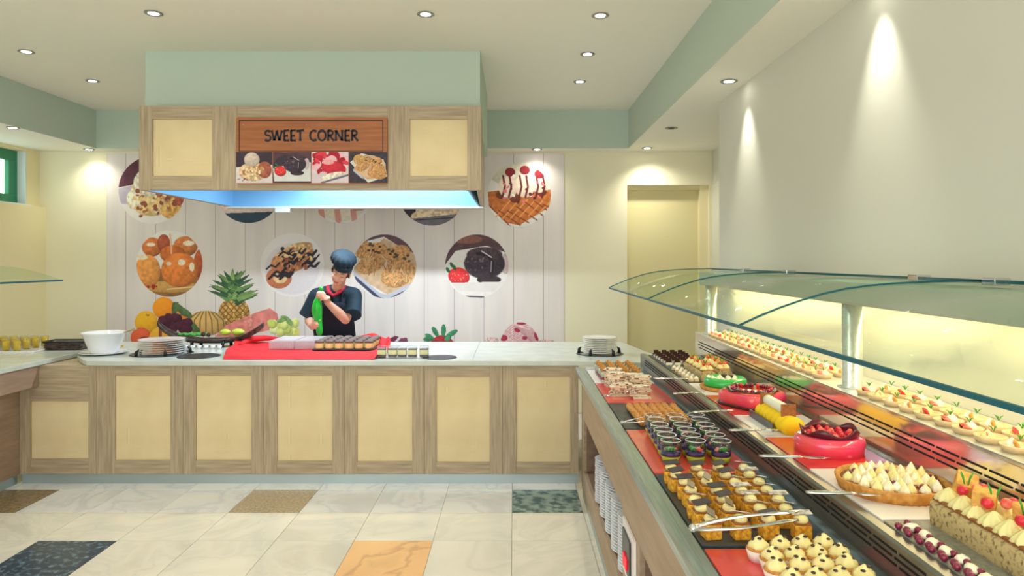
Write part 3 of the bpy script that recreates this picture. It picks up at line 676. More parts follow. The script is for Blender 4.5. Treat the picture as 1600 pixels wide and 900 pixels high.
loaf('fruit_loaf','large seeded loaf cake with cream, raspberries and toast cubes at bottom right',(1.112,1.475,ZD),.60,.125,.066,3,11)
# quenelles and berries beside the big loaf
random.seed(21); q0=MB().ell((0,0,.009),(.021,.014,.010),jit=.2).build('cream_quenelle',M['cream'],label='x',cat='garnish',group='cream blobs beside the large loaf')
b0=MB().ell((0,0,.0085),.0088,seg=12,rings=8).build('cranberry',M['berry'],label='x',cat='berry',group='berries beside the large loaf')
for i in range(9):
    loc=(.972+.006*math.sin(i*2),1.72-i*.046,ZD); lab='white cream blob beside the large loaf, %s from the far end'%ORD[i]
    if i==0: q0.location=loc; q0['label']=lab
    else: solo(q0,loc,.9+.4*math.sin(i*3),lab)
k=0
for i in range(9):
    for dx_,dy_ in ((-.026,.012),(-.020,-.014),(.006,.03)):
        if k>=24: break
        loc=(.972+dx_,1.72-i*.046+dy_,ZD); lab='dark red berry, %s of three by the %s cream blob beside the large loaf'%(ORD[k%3],ORD[i])
        if k==0: b0.location=loc; b0['label']=lab
        else: solo(b0,loc,0,lab)
        k+=1
# green tart
gt=thing('green_tart','round tart with a bright green glazed ring and white cream dots','cake',(1.085,3.615,ZD))
MB().lathe([(0,0),(.120,0),(.128,.018),(.118,.018),(0,.014)],48,fn=lambda a,z:1+.012*math.cos(40*a)).build('tart_base',M['crust'],gt)
MB().lathe([(0,.018),(.104,.018),(.108,.03),(.105,.055),(.094,.062),(.084,.052),(0,.05)],48).build('green_ring',M['gcake'],gt)
for i in range(11):
    a=i*2.4; r=.02+.005*i; q=MB(); swirl(q,.012,.018,0,(r*math.cos(a),r*math.sin(a),.050)); q.build('cream_dot',M['cream'],gt)
q=MB(); q.ell((.03,.05,.058),(.05,.018,.010),jit=.2); q.build('chocolate_curl',M['choc'],gt)
# large pink cake
pk=thing('glazed_cake','large pink and orange mirror glazed cake with berries round its top','cake',(1.09,3.22,ZD))
MB().lathe([(0,0),(.119,0),(.121,.05),(.115,.062),(.108,.064),(0,.064)],72,fn=lambda a,z:(abs(math.cos(a-.5))**5+abs(math.sin(a-.5))**5)**-.2).build('glazed_body',M['pink'],pk)
MB().lathe([(.110,.064),(.106,.069),(0,.070)],72,fn=lambda a,z:(abs(math.cos(a-.5))**5+abs(math.sin(a-.5))**5)**-.2).build('glaze_top',M['orangeg'],pk)
MB().lathe([(0,.0),(.124,0),(.127,.010),(.125,.012),(.0,.012)],48,fn=lambda a,z:(abs(math.cos(a-.5))**5+abs(math.sin(a-.5))**5)**-.2).build('choc_base',M['choc'],pk)
MB().tube([(.106*math.cos(a*PI/20),.106*math.sin(a*PI/20),.073+.006*math.sin(a*1.1)) for a in range(41)],.010,8,flat=.5).build('chocolate_ring',M['choc'],pk)
for i in range(20):
    a=i*PI/10; MB().ell((.085*math.cos(a),.085*math.sin(a),.076),.0095,seg=10,rings=6).build('berry',M['berry'] if i%3 else M['rasp'],pk)
# yellow log
yl=thing('log_cake','bright yellow log cake with a white roll on top and chocolate end plaques','cake',(1.055,2.82,ZD))
for i in range(7):
    q=MB(); q.ell((0,-.15+i*.045,.032),(.048,.034,.036),seg=20,rings=12); q.build('yellow_dome',M['yel'],yl)
q=MB(); q.tube([(.0,-.10+i*.012,.082) for i in range(18)],[.019+.0022*(i%2) for i in range(18)],16); q.build('white_roll',M['cream'],yl)
MB().box(-.028,.028,-.118,-.112,.060,.108).build('end_plaque',M['browncr'],yl); MB().box(-.028,.028,.112,.118,.060,.108).build('end_plaque',M['browncr'],yl)
MB().box(-.056,-.052,-.10,.17,.0,.030).build('side_plaque',M['chocp'],yl)
# pink crown cake
pcx=thing('crown_cake','round pink glazed cake with a wavy dark chocolate crown','cake',(1.092,2.44,ZD))
MB().lathe([(0,0),(.113,0),(.116,.042),(.110,.056),(.098,.060),(0,.060)],56).build('glazed_body',M['pink'],pcx)
q=MB(); n=60; z0=.058
R1=[(.09*math.cos(2*PI*k/n),.09*math.sin(2*PI*k/n),z0) for k in range(n+1)]; R2=[(.097*math.cos(2*PI*k/n),.097*math.sin(2*PI*k/n),z0+.022+.011*math.sin(5*2*PI*k/n)) for k in range(n+1)]
q.grid([R1,R2]); q.build('chocolate_crown',M['burg'],pcx,mods=[('SOLIDIFY',dict(thickness=.003))])
for i in range(22):
    a=i*2.4; r=.017*math.sqrt(i); MB().ell((r*math.cos(a),r*math.sin(a),.066),.009,seg=10,rings=6).build('raspberry',M['rasp'] if i%3 else M['straw'],pcx)
# meringue tart
mt=thing('meringue_tart','large golden fluted tart topped with meringue peaks and red berries','tart',(1.088,2.03,ZD))
MB().lathe([(0,0),(.138,0),(.150,.034),(.145,.036),(.136,.03),(.134,.024),(0,.024)],264,fn=lambda a,z:1+.014*math.cos(44*a)*(1 if z<.03 else .4)).build('fluted_crust',M['crust'],mt)
MB().lathe([(0,.024),(.134,.024),(.134,.026),(0,.027)],40).build('filling',M['browncr'],mt); mf=[c for c in mt.children if c.name.startswith('filling')][0]
random.seed(9)
pts_=[]
for i in range(56):
    a=i*2.4; r=.0165*math.sqrt(i+.5); pts_.append((r*math.cos(a),r*math.sin(a)))
for i,(x,y) in enumerate(pts_):
    if i%4==3 and i%3:
        for j in range(4): MB().ell((x+.008*math.cos(j*1.6),y+.008*math.sin(j*1.6),.034),.0062,seg=8,rings=6).build('red_berry',M['berry'],mf)
    else:
        q=MB(); h=random.uniform(.024,.038); swirl(q,.0145,h,0,(x,y,.025),turns=7,tw=1.5,seg=28); q.build('meringue_peak',M['merin'] if i%3 else M['ycream'],mf)
# ---------------------------------------------------------------- shelf tartlets
kinds=[]
for v in range(4):
    t=thing('fruit_tartlet','','tartlet',group='fruit tartlets on the top shelf')
    MB().lathe([(0,0),(.034,0),(.042,.018),(.039,.019),(.036,.012),(0,.012)],24).build('tart_shell',M['shell'],t)
    q=MB(); swirl(q,.019,.024,0,(.012*math.cos(v*1.3),.012*math.sin(v*1.3),.012),turns=7); q.build('cream',M['ycream'] if v%2 else M['cream'],t)
    q=MB()
    for j in range(3): q.ell((-.014+.005*j,-.012+.010*j,.019+.002*j),(.013,.013,.004),M=Matrix.Rotation(.5+v*.4,3,'Y'),seg=12,rings=5)
    q.build('fruit_slice',M[('straw','rasp','toast','straw')[v]],t)
    MB().ell((.004,.022,.018),.0075,seg=8,rings=6).build('berry',M[('berry','straw','rasp','berry')[v]],t)
    q=MB()
    for j in range(3): q.tube([(.008,.0,.03),(.008+.006*math.cos(j*2+v),.006*math.sin(j*2+v),.042),(.008+.013*math.cos(j*2+v),.013*math.sin(j*2+v),.046)],[.0008,.0022,.0005],5)
    q.build('herb_leaf',M['leaf'],t); kinds.append(t)
VN=['pale cream, strawberry','yellow cream, raspberry','peach slice','yellow cream, strawberry']
used=set(); random.seed(6); i=0
ys=[2.64-.098*k for k in range(11)]; ys2=[3.02+.092*k for k in range(19)]
for grp,side,lst in ((0,'right',ys),(1,'left',ys2)):
    for k,y in enumerate(lst):
        for row in range(2):
            v=(k*3+row*2+k//3)%4; loc=(1.325+row*.098+random.uniform(-.003,.003),y+row*.03,1.1445); rz=random.uniform(-.5,.5)
            lab='tartlet with %s, %s %s of the middle post, %s row'%(VN[v],ORD[k],side,'front' if row==0 else 'back')
            if v not in used: used.add(v); t=kinds[v]; t.location=loc; t.rotation_euler=(0,0,rz); t['label']=lab
            else: dup(kinds[v],loc,rz,lab)
# ---------------------------------------------------------------- serving tools
def tongs(p0,p1,lab,w=.011,op=.02,z1=None):
    t=thing('serving_tongs',lab,'tongs',p0); d=Vector(p1)-Vector(p0); L=d.length; u=d.normalized(); s_=Vector((0,0,1)).cross(u).normalized()
    for sg in (-1,1):
        pts=[u*(L*k/8)+s_*sg*op*.5*math.sin(PI*min(1,k/8+.1))+Vector((0,0,.012*sg*(k/8))) +Vector((0,0,.012)) for k in range(9)]
        b=MB(); b.tube(pts,[w*.7,w*.8,w*.75,w*.6,w*.55,w*.5,w*.6,w*.75,w*.5],8,flat=.35); b.build('arm',M['silver'],t)
    MB().ell((0,0,.012),(w,w,w*.8),seg=10,rings=6).build('hinge',M['silver'],t)
    return t
tongs(at(1084,832,.925),at(1248,812,.97),'steel tongs lying over the square yellow cakes',.014,.05)
tongs(at(972,664,.90),at(1022,657,.93),'steel tongs lying in front of the nut rolls',.010,.03)
tongs(at(946,622,.905),at(1000,615,.96),'steel tongs beside the iced wafers',.009,.02)
def server(px,py,qx,qy,lab,z=1.0):
    p0=at(px,py,z+.006); p1=at(qx,qy,z+.012); t=thing('cake_server',lab,'cake server',p0); d=Vector(p1)-Vector(p0)
    b=MB(); b.tube([d*0,d*.1,d*.35,d*.55,d*.62],[.008,.011,.010,.007,.005],8,flat=.5); b.build('handle',M['silver'],t)
    b=MB(); b.tube([d*.62,d*.68,d*.85,d*1.0],[.004,.016,.016,.003],8,flat=.12); b.build('blade',M['silver'],t)
server(1021,591,1078,591,'steel cake server beside the far cream cubes'); server(1052,615,1102,612,'steel cake server by the green tart')
server(1083,644,1150,640,'steel cake server by the large pink and orange cake'); server(1139,672,1222,671,'steel cake server by the yellow log cake')
server(1186,712,1300,715,'steel cake server by the chocolate crown cake'); server(1259,769,1390,772,'steel cake server by the meringue tart')
# ---------------------------------------------------------------- plates
pm=MB().lathe([(0,.0),(.06,0),(.07,.004),(.105,.010),(.112,.014),(.108,.0145),(.07,.008),(0,.006)],40).mesh('plate',M['white'])
def stack(x,y,z,n,pitch,lab,group,s=1):
    for i in range(n):
        o=bpy.data.objects.new('plate',pm); C.objects.link(o); o.location=(x+.001*math.sin(i*2.1),y,z+i*pitch); o.scale=(s,s,1)
        o['label']='white plate in %s, %s from the top'%(lab,ORD[n-1-i]); o['category']='plate'; o['group']=group
# niche stacks
for k in range(5): stack(.592,3.25+.23*k,NZ0+.001,18,.0145,'the %s stack in the niche'%ORD[k],'plates in the buffet niche')
p=at(240,556,.91); stack(p.x,p.y+.13,.914,7,.0165,'the stack left of the boat basket','plates left of the basket',1.55)
p=at(940,556,.91); stack(p.x,p.y+.12,.914,9,.0145,'the stack on the right end of the worktop','plates on the right end of the worktop',1.22)
def ringholder(p,r,lab):
    t=thing('plate_holder',lab,'plate holder',p)
    MB().lathe([(r,0),(r*1.25,0),(r*1.25,.003),(r,.0035),(r,0)],36).build('ring',M['grey'],t)
    for a in (0.25,PI-.25,PI+1.0,-1.0):
        MB().tube([(r*1.12*math.cos(a),r*1.12*math.sin(a),.0),(r*1.1*math.cos(a),r*1.1*math.sin(a),.035),(r*.995*math.cos(a),r*.995*math.sin(a),.05)],[.014,.012,.004],8).build('guide',M['black'],t)
p=at(240,556,.91); ringholder((p.x,p.y+.13,.9105),.185,'round dark plate holder round the left plate stack')
p=at(940,556,.91); ringholder((p.x,p.y+.12,.9105),.148,'round dark plate holder round the right plate stack')
# ---------------------------------------------------------------- things on the worktop
ZW=.911
def atz(px,py,z=ZW): return at(px,py,z)
# bowl on a plate
p=at(157,550,.93); sF=p.y/F
sp=thing('plate','round white plate under the white mixing bowl','plate',(p.x,p.y+.05,ZW))
MB().lathe([(0,0),(.12,0),(.175,.014),(.18,.018),(.172,.018),(.12,.006),(0,.006)],40).build('dish',M['white'],sp)
bw_=MB().lathe([(0,0),(.115,0),(.12,.01),(.185,.175),(.198,.185),(.194,.19),(.178,.182),(.112,.015),(0,.012)],44).build('mixing_bowl',M['white'],label='large white plastic mixing bowl standing on a plate',cat='bowl'); bw_.location=(p.x,p.y+.05,ZW+.008); bw_.scale=(.84,.84,.86)
o=MB().tube([(-.10,0,.04),(.06,0,.135),(.19,-.01,.175),(.235,-.012,.192)],[.008,.008,.010,.019],8,flat=.7).build('wooden_spoon',M['woodsp'],label='wooden spoon resting in the white mixing bowl',cat='spoon'); o.location=(p.x+.02,p.y+.05,ZW+.008)
o=MB().ell((0,0,.006),(.02,.012,.008),jit=.3).build('lemon_peel',M['yel'],label='small yellow lemon peel beside the white bowl',cat='peel'); o.location=at(190,541,ZW)
# woven basket (dark) on the left counter
wb=thing('woven_basket','small dark woven basket lying at the left end of the counter','basket',tuple(at(108,545,ZW)),.05)
MB().box(-.15,.15,-.08,.08,0,.06).build('basket_body',M['wicker'],wb,bevel=.012)
for r in range(4):
    MB().tube([(-.152+.304*k/24,-.083-.004*((k+r)%2),.008+.016*r) for k in range(25)],.0065,6).build('woven_strand',M['wicker'],wb)
MB().tube([(-.16,-.09,.066),(.16,-.09,.066),(.16,.09,.066),(-.16,.09,.066),(-.16,-.09,.066)],.008,6).build('rim',M['black'],wb)
# juice tray
jt=tray(-4.75,-3.83,5.60,6.1,ZW,'white','white tray carrying the yellow juice glasses'); 
j=thing('juice_glass','','glass',group='glasses of orange juice on the left counter')
MB().lathe([(0,0),(.026,0),(.031,.085),(.0295,.085),(.0245,.004),(0,.004)],18).build('glass_cup',M['cup'],j); MB().lathe([(0,.004),(.0245,.004),(.029,.078),(0,.078)],18).build('juice',M['juice'],j)
first=True
for r in range(4):
    for c in range(6):
        loc=(-3.98-c*.088,5.64+r*.11,ZW+.01); lab='glass of orange juice, %s row from front, %s from right'%(ORD[r],ORD[c])
        if first: j.location=loc; j['label']=lab; first=False
        else: dup(j,loc,0,lab)
# boat basket
bs=thing('boat_basket','long black wooden boat shaped basket holding green fruit','basket',tuple(at(329,541,ZW)))
L=.46
for k in range(9):
    off=(k-4)*.022
    pts=[]
    for i in range(17):
        t=-1+i/8; x=t*L*(1-abs(off)*.2); z=.03+.14*abs(t)**3+abs(off)*.35
        pts.append((x,off*(1-.88*abs(t)**2)+.0,z+(.012 if t<-.9 else 0)))
    MB().tube(pts,[.004]+[.010]*15+[.004],6,flat=.6).build('slat',M['wicker'],bs)
for x in (-.12,.14): MB().tube([(x,-.09,.0),(x,-.085,.05)],.014,6).build('foot',M['black'],bs); MB().tube([(x,.09,.0),(x,.085,.05)],.014,6).build('foot',M['black'],bs)
b0_=at(329,541,ZW)
def fruit(name,px,py,d,r,m,lab,cat='fruit',jit=.05,fl=1):
    p=atd(px,py,d); o=MB().ell((0,0,0),(r,r*.8,r*fl),jit=jit,seg=18,rings=12).build(name,M[m],label=lab,cat=cat); o.location=p; return o
dB=b0_.y
lf=MB()
for i in range(9): lf.ell((-.12+i*.028,.01*math.sin(i*3),.0+.006*(i%2)),(.034,.03,.012),jit=.4,seg=9,rings=6)
o=lf.build('lettuce_heap',M['leaf'],label='flat bright green leaf heap in the boat basket',cat='leaves'); o.location=(atd(305,523,dB)); o['kind']='stuff'
fruit('lime',352,519,dB,.045,'lime','pale green lime in the boat basket by the dark sprig',fl=.6); fruit('lime',372,519,dB+.02,.055,'lime','large yellow green lime half at the right of the boat basket',fl=.55)
fruit('dark_grape',318,522,dB-.03,.02,'choc','black grape in the middle of the boat basket',jit=.2); fruit('dark_grape',326,523,dB-.03,.018,'choc','black grape just right of the middle of the boat basket',jit=.2)
# small white cups under the basket
cp0=MB().lathe([(0,0),(.014,0),(.02,.028),(.018,.028),(.012,.004),(0,.004)],14).build('small_cup',M['white'],label='x',cat='cup',group='small white cups behind the boat basket')
for i in range(7):
    p=atz(280+i*10.5,545); lab='small white cup under the boat basket, %s from the left'%ORD[i]
    if i==0: cp0.location=p; cp0['label']=lab
    else: solo(cp0,p,0,lab)
# red cloth: draped sheet with folds
def P_(px,py,z): return at(px,py,z)
G=[]; nx,ny=90,36
for i in range(ny+1):
    row=[]; v=i/ny
    for k in range(nx+1):
        u=k/nx
        pxl=348+(372-348)*v; pxr=585+(604-585)*v+ (14*math.sin(v*3))
        px=pxl+(pxr-pxl)*u; py=562-(562-537)*v
        z=.0135+.008*mnoise.noise(Vector((u*7,v*3,1)))+.010*abs(mnoise.noise(Vector((u*3,v*9,4))))
        edge=max(0,1-min(u,1-u)/.12)*(.25+.75*v); z+=edge*.05*(1+.8*mnoise.noise(Vector((u*20,v*6,2))))*(.4+abs(math.sin(v*5+u*4)))
        z=max(.0015,z*min(1,v*14+.1))
        q=at(px,py,ZW); row.append((q.x,q.y+.02*mnoise.noise(Vector((u*9,0,v*4))),ZW+z))
    G.append(row)
cl=MB().grid(G).build('red_cloth',M['cloth'],label='crumpled bright red cloth spread across the worktop',cat='cloth',mods=[('SOLIDIFY',dict(thickness=.003)),('SUBSURF',dict(levels=1,render_levels=1))])
# rolled up corner folds
for (a,b,r,lb) in (((378,534),(352,541),.022,'left'),((560,534),(606,544),.03,'right')):
    pass
fd=MB()
fd.tube([at(375,545,ZW)+Vector((0,0,.03)),at(390,540,ZW)+Vector((0,0,.055)),at(415,537,ZW)+Vector((0,0,.05)),at(440,535,ZW)+Vector((0,0,.03))],[.02,.04,.035,.02],10,flat=.7)
fd.build('cloth_fold',M['cloth'],cl); fd=MB()
fd.tube([at(560,535,ZW)+Vector((0,0,.04)),at(582,538,ZW)+Vector((0,0,.065)),at(600,543,ZW)+Vector((0,0,.05)),at(598,552,ZW)+Vector((0,0,.02))],[.02,.05,.04,.02],10,flat=.7)
fd.build('cloth_fold',M['cloth'],cl)
# tray of cakes being piped, and clear domes
pt=thing('dessert_tray','long tray of cream filled chocolate crumb cakes in front of the chef','tray',tuple(at(537,547,ZW+.02)))
pt.location.z=ZW+.02
pbx=.245
MB().box(-pbx,pbx,-.02,.42,0,.012).build('tray_base',M['slate'],pt,bevel=.002)
for r in range(4):
    for c in range(6):
        q=MB().lathe([(0,0),(.034,0),(.038,.012),(.034,.028),(.036,.034),(.030,.046),(0,.047)],14,((c-2.5)*.079,.02+r*.105,.012),sx=1,sy=1,fn=lambda a,z:1+.06*math.sin(5*a+c)); q.build('cream_cake',M['ycream'],pt)
        q=MB().lathe([(.0,.044),(.036,.045),(.037,.056),(.025,.066),(0,.068)],14,((c-2.5)*.079,.02+r*.105,.012)); q.build('cocoa_top',M['darkc'],pt)
def dome(px,py,w,dp,lab):
    p=at(px,py,ZW+.02); t=thing('plastic_box',lab,'box',(p.x,p.y,ZW+.016))
    q=MB(); q.box(-w/2,w/2,0,dp,0,.075); q.build('clear_lid',M['plast'],t,bevel=.012)
    q=MB()
    for k in range(int(w/.016)): q.box(-w/2+.008+k*.016,-w/2+.011+k*.016,-.002,.001,.008,.068)
    q.build('lid_ribs',M['plast'],t)
    for r in range(3):
        for c in range(3): q=MB().lathe([(0,0),(.02,0),(.026,.03),(0,.032)],12,((c-1)*w*.3,.05+r*.1,.004)); q.build('empty_cup',M['plast'],t)
dome(439,546,.20,.36,'clear ribbed plastic box on the red cloth, left one'); dome(477,546,.17,.36,'clear ribbed plastic box on the red cloth, right one beside the tray')
# small layered glasses
sg_=thing('layered_glass','','dessert glass',group='small square layered dessert glasses')
MB().box(-.034,.034,-.034,.034,0,.078).build('glass_cup',M['cup'],sg_,bevel=.006)
MB().box(-.031,.031,-.031,.031,.006,.02).build('chocolate_layer',M['choc'],sg_,bevel=.003); MB().box(-.0315,.0315,-.0315,.0315,.02,.052).build('cream_layer',M['ycream'],sg_,bevel=.005); MB().box(-.031,.031,-.031,.031,.052,.060).build('cocoa_layer',M['darkc'],sg_,bevel=.002)
for i,px in enumerate((597,614,629,645,663)):
    q=at(px,558.5,ZW); sg_.scale=(1,1,1.15); lab='small square glass of cream and chocolate right of the red cloth, %s from the left'%ORD[i]
    if i==0: sg_.location=q; sg_['label']=lab
    else: dup(sg_,q,0,lab)
# ---------------------------------------------------------------- the chef
DB=6.45
ch=thing('person','person in navy jacket, black apron and cap, bending over the counter','person',(atd(527,500,DB).x,DB,0))
base=Vector(ch.location)
def A(px,py,d): return atd(px,py,d)-base
def body(mb,pts,rad,seg=14): mb.tube(pts,rad,seg)
B=MB()
pel=A(528,535,6.62); chest=A(523,482,6.47); neckb=A(526,455,6.44); 
shL=A(495,463,6.43); shR=A(553,462,6.48); elL=A(483,499,6.45); wrL=A(488,511,6.24); elR=A(540,499,6.29); wrR=A(511,472,6.18)
hc=A(533,426,6.29)
for sx_ in (-1,1):
    hip=pel+Vector((sx_*.09,0,-.02)); kn=Vector((sx_*.10,.12,.50)); an=Vector((sx_*.11,.14,.09)); 
    B.tube([hip,kn,an],[.095,.058,.04],14); B.tube([an+Vector((0,.03,-.03)),an+Vector((0,-.08,-.055)),an+Vector((0,-.16,-.065))],[.045,.04,.03],10)
    B.ell(hip,.1); B.ell(kn,.06); B.ell(an,.045)
B.ell(pel,(.17,.12,.14)); B.tube([pel,(pel+chest)/2,chest,neckb],[.145,.125,.15,.07],18,flat=.8)
B.ell(chest+Vector((0,0,.02)),(.165,.115,.14)); B.ell(chest+Vector((-.075,-.08,.0)),.065); B.ell(chest+Vector((.075,-.08,.0)),.065)
B.tube([shL,neckb,shR],[.06,.062,.06],12); B.ell(shL,.068); B.ell(shR,.068)
B.tube([neckb,hc+Vector((-.01,.03,-.05))],[.056,.05],14)
def arm(s,e,w):
    B.tube([s,(s*.6+e*.4),e],[.056,.052,.042],14); B.ell(e,.043); B.tube([e,(e*.65+w*.35),w],[.042,.043,.027],14); B.ell(w,.028)
arm(shL,elL,wrL); arm(shR,elR,wrR)
# hands: palm + five curled fingers
hL=A(493,507,6.135); hR=A(503,464,6.125)
def hand(w,c,curl,ax,thumb):
    B.tube([w,(w+c)/2,c],[.026,.032,.034],12,flat=.7)
    for k in range(4):
        o=ax*(k-1.5)*.0185; f0=c+o
        ln=(.9,1.0,.95,.75)[k]; pts=[f0+curl[i]*ln for i in range(len(curl))]
        B.tube(pts,[.0105,.0098,.009,.0078][:len(pts)],8); B.ell(pts[-1],.008)
    B.tube([w*.4+c*.6]+thumb,[.014,.012,.011,.009][:len(thumb)+1],8); B.ell(thumb[-1],.009)
V=Vector
hand(wrL,hL+V((-.022,.01,0)),[V((0,0,0)),V((.004,-.045,-.002)),V((.042,-.058,-.004)),V((.056,-.050,-.006))],V((0,0,-1)),[hL+V((.01,.03,.035)),hL+V((.035,.0,.042)),hL+V((.045,-.03,.04))])
hand(wrR,hR+V((.038,.0,-.002)),[V((0,0,0)),V((-.03,-.032,.012)),V((-.062,-.038,.008)),V((-.078,-.02,-.004))],V((.25,0,-.97)),[hR+V((.012,-.01,.042)),hR+V((-.018,-.02,.046)),hR+V((-.034,-.024,.036))])
# head in its own frame: x right, -y forward (face), z up
up=V((.36,-.38,.85)).normalized(); fw=V((-.10,-.88,-.40)); fw=(fw-up*fw.dot(up)).normalized(); rt=up.cross(-fw).normalized()*-1
rt=fw.cross(up).normalized()
HM=Matrix(((rt.x,-fw.x,up.x,hc.x),(rt.y,-fw.y,up.y,hc.y),(rt.z,-fw.z,up.z,hc.z),(0,0,0,1)))
s0=len(B.v)
B.ell((0,.012,.03),(.077,.095,.092),seg=20,rings=14); B.ell((0,-.025,-.035),(.062,.062,.078),seg=18,rings=12)
B.ell((0,-.062,-.088),(.028,.024,.022)); B.ell((0,-.092,-.020),(.0125,.018,.014)); B.tube([(0,-.082,.018),(0,-.098,-.014)],[.009,.012],8)
B.ell((-.036,-.066,-.028),(.024,.02,.022)); B.ell((.036,-.066,-.028),(.024,.02,.022))
B.ell((0,-.080,.034),(.05,.014,.012)); B.ell((-.079,.012,-.008),(.010,.018,.028)); B.ell((.079,.012,-.008),(.010,.018,.028))
B.ell((-.03,-.076,.012),(.0155,.012,.010)); B.ell((.03,-.076,.012),(.0155,.012,.010))
B.ell((0,-.083,-.058),(.020,.012,.010))
B.xf(HM,s0)
B.build('body',M['skin'],ch,mods=[('REMESH',dict(mode='VOXEL',voxel_size=.0052,use_smooth_shade=True)),('SMOOTH',dict(factor=.5,iterations=4))])
def hp(name,mb,m,**k): return mb.xf(HM).build(name,M[m],ch,**k)
mb=MB()
for sx_ in (-1,1): mb.tube([(sx_*.016,-.092,.0115),(sx_*.030,-.0935,.0045),(sx_*.046,-.084,.0095)],[.001,.0022,.001],6)
hp('eyelash',mb,'hair'); mb=MB()
for sx_ in (-1,1): mb.tube([(sx_*.014,-.094,.031),(sx_*.032,-.091,.040),(sx_*.052,-.076,.035)],[.0025,.0032,.0014],6,flat=.6)
hp('eyebrow',mb,'hair')
mb=MB(); mb.tube([(-.022,-.088,-.056),(-.008,-.0965,-.052),(0,-.0968,-.054),(.008,-.0965,-.052),(.022,-.088,-.056)],[.001,.004,.0035,.004,.001],8); mb.tube([(-.019,-.089,-.059),(0,-.0955,-.064),(.019,-.089,-.059)],[.001,.0052,.001],8); hp('lips',mb,'lip')
# hair at temples and nape
mb=MB(); mb.ell((0,.022,.022),(.083,.095,.088),seg=20,rings=14); 
for sx_ in (-1,1): mb.tube([(sx_*.07,-.042,.05),(sx_*.078,-.03,.02),(sx_*.078,-.018,-.012)],[.010,.009,.004],8)
mb.ell((0,.075,-.06),(.04,.035,.045)); hp('hair',mb,'hair')
# cap: fitted band and pleated crown
mb=MB(); mb.lathe([(.086,.0),(.0915,.006),(.0925,.03),(.088,.046)],40,(0,.006,.046),sx=.93,sy=1.14); 
hp('cap_band',mb,'navy',mods=[('SOLIDIFY',dict(thickness=.004))])
mb=MB(); mb.lathe([(.088,0),(.106,.014),(.118,.04),(.112,.07),(.082,.095),(.04,.107),(0,.109)],96,(.020,.030,.078),sx=.95,sy=1.12,fn=lambda a,z:1+.06*math.cos(15*a)*max(0,1-z/.11)**.5); hp('cap_crown',mb,'navy')
# jacket: torso + flared short sleeves
J_=MB()
J_.ell(pel+V((0,0,.04)),(.175,.13,.16)); J_.tube([pel+V((0,0,-.05)),(pel*.5+chest*.5),chest,neckb+V((0,0,-.01))],[.165,.15,.172,.078],20,flat=.82)
J_.ell(chest+V((0,0,.02)),(.185,.135,.15)); J_.ell(chest+V((-.075,-.085,.0)),.075); J_.ell(chest+V((.075,-.085,.0)),.075)
J_.tube([shL,neckb+V((0,0,.0)),shR],[.078,.074,.078],14); J_.ell(shL,.076); J_.ell(shR,.076)
def sleeve(s,e,end,r):
    m_=s*(1-end)+e*end; d=(e-s).normalized(); J_.tube([s,s*.5+m_*.5,m_-d*.02,m_],[.076,.078,r*.96,r*1.03],20)
sleeve(shL,elL+V((-.02,0,.0)),.86,.088); sleeve(shR,elR+V((.06,.0,.015)),.90,.082)
J_.build('jacket',M['navy'],ch,mods=[('REMESH',dict(mode='VOXEL',voxel_size=.0075,use_smooth_shade=True)),('SMOOTH',dict(factor=.5,iterations=3))])
# apron: curved bib in front
G=[]
for i in range(17):
    v=i/16; z=.30+v*(chest.z+.07-.30); yb=pel.y+(chest.y-pel.y)*max(0,(z-pel.z)/(chest.z-pel.z))
    hw=.19 if z<chest.z-.08 else .19-.075*((z-chest.z+.08)/.15); row=[]
    for k in range(17):
        t=-1+k/8; row.append((pel.x+(chest.x-pel.x)*min(1,v*1.2)+hw*t,yb-.172*(1-.42*t*t)-.015*math.exp(-((z-chest.z)/.09)**2),z))
    G.append(row)
MB().grid(G).build('apron',M['apron'],ch,mods=[('SOLIDIFY',dict(thickness=.006))])
mb=MB(); mb.tube([chest+V((-.09,-.155,.06)),neckb+V((-.07,-.04,.02)),neckb+V((0,.07,.03)),neckb+V((.07,-.04,.02)),chest+V((.09,-.15,.06))],[.012]*5,6,flat=.3); mb.build('apron_strap',M['apron'],ch)
mb=MB(); mb.tube([neckb+V((-.072,-.03,.045)),neckb+V((-.05,-.085,.0)),neckb+V((.0,-.12,-.035)),neckb+V((.05,-.09,.0)),neckb+V((.078,-.02,.035)),neckb+V((.0,.07,.05)),neckb+V((-.072,-.03,.045))],[.018,.02,.018,.018,.016,.015,.018],10,flat=.8)
mb.build('neckerchief',M['scarf'],ch)
mb=MB()
for sx_ in (-1,1): mb.tube([pel+V((sx_*.09,0,0)),V((sx_*.10,.12,.50)),V((sx_*.11,.14,.10))],[.115,.08,.07],16)
mb.ell(pel,(.18,.13,.13)); mb.build('trousers',M['apron'],ch)
for sx_ in (-1,1):
    MB().tube([V((sx_*.11,.19,.04)),V((sx_*.11,.08,.045)),V((sx_*.115,-.04,.035)),V((sx_*.115,-.08,.03))],[.035,.048,.045,.028],12,flat=.8).build('shoe',M['black'],ch)
# piping bag
pb=thing('piping_bag','bright green piping bag held in both hands by the chef','piping bag',tuple(atd(499,525,6.12)))
pb0=V(pb.location)
pp=[atd(*a)-pb0 for a in ((502,447,6.12),(501.5,452,6.12),(501,457,6.12),(498,464,6.12),(495.5,474,6.12),(495,484,6.12),(496,493,6.125),(498,504,6.13),(499,513,6.12),(499.5,520,6.12),(499.5,524.5,6.12))]
rr_=[.012,.024,.015,.022,.040,.048,.042,.028,.030,.027,.022]
mb=MB(); mb.tube(pp,rr_,20)
for k in range(11):
    for q in range(20):
        i=k*20+q; c_=pp[k]; v_=V(mb.v[i])-c_; mb.v[i]=tuple(c_+v_*(1+.12*math.sin(q*PI*.7)))
mb.build('bag',M['bag'],pb,mods=[('SUBSURF',dict(levels=1,render_levels=1))])
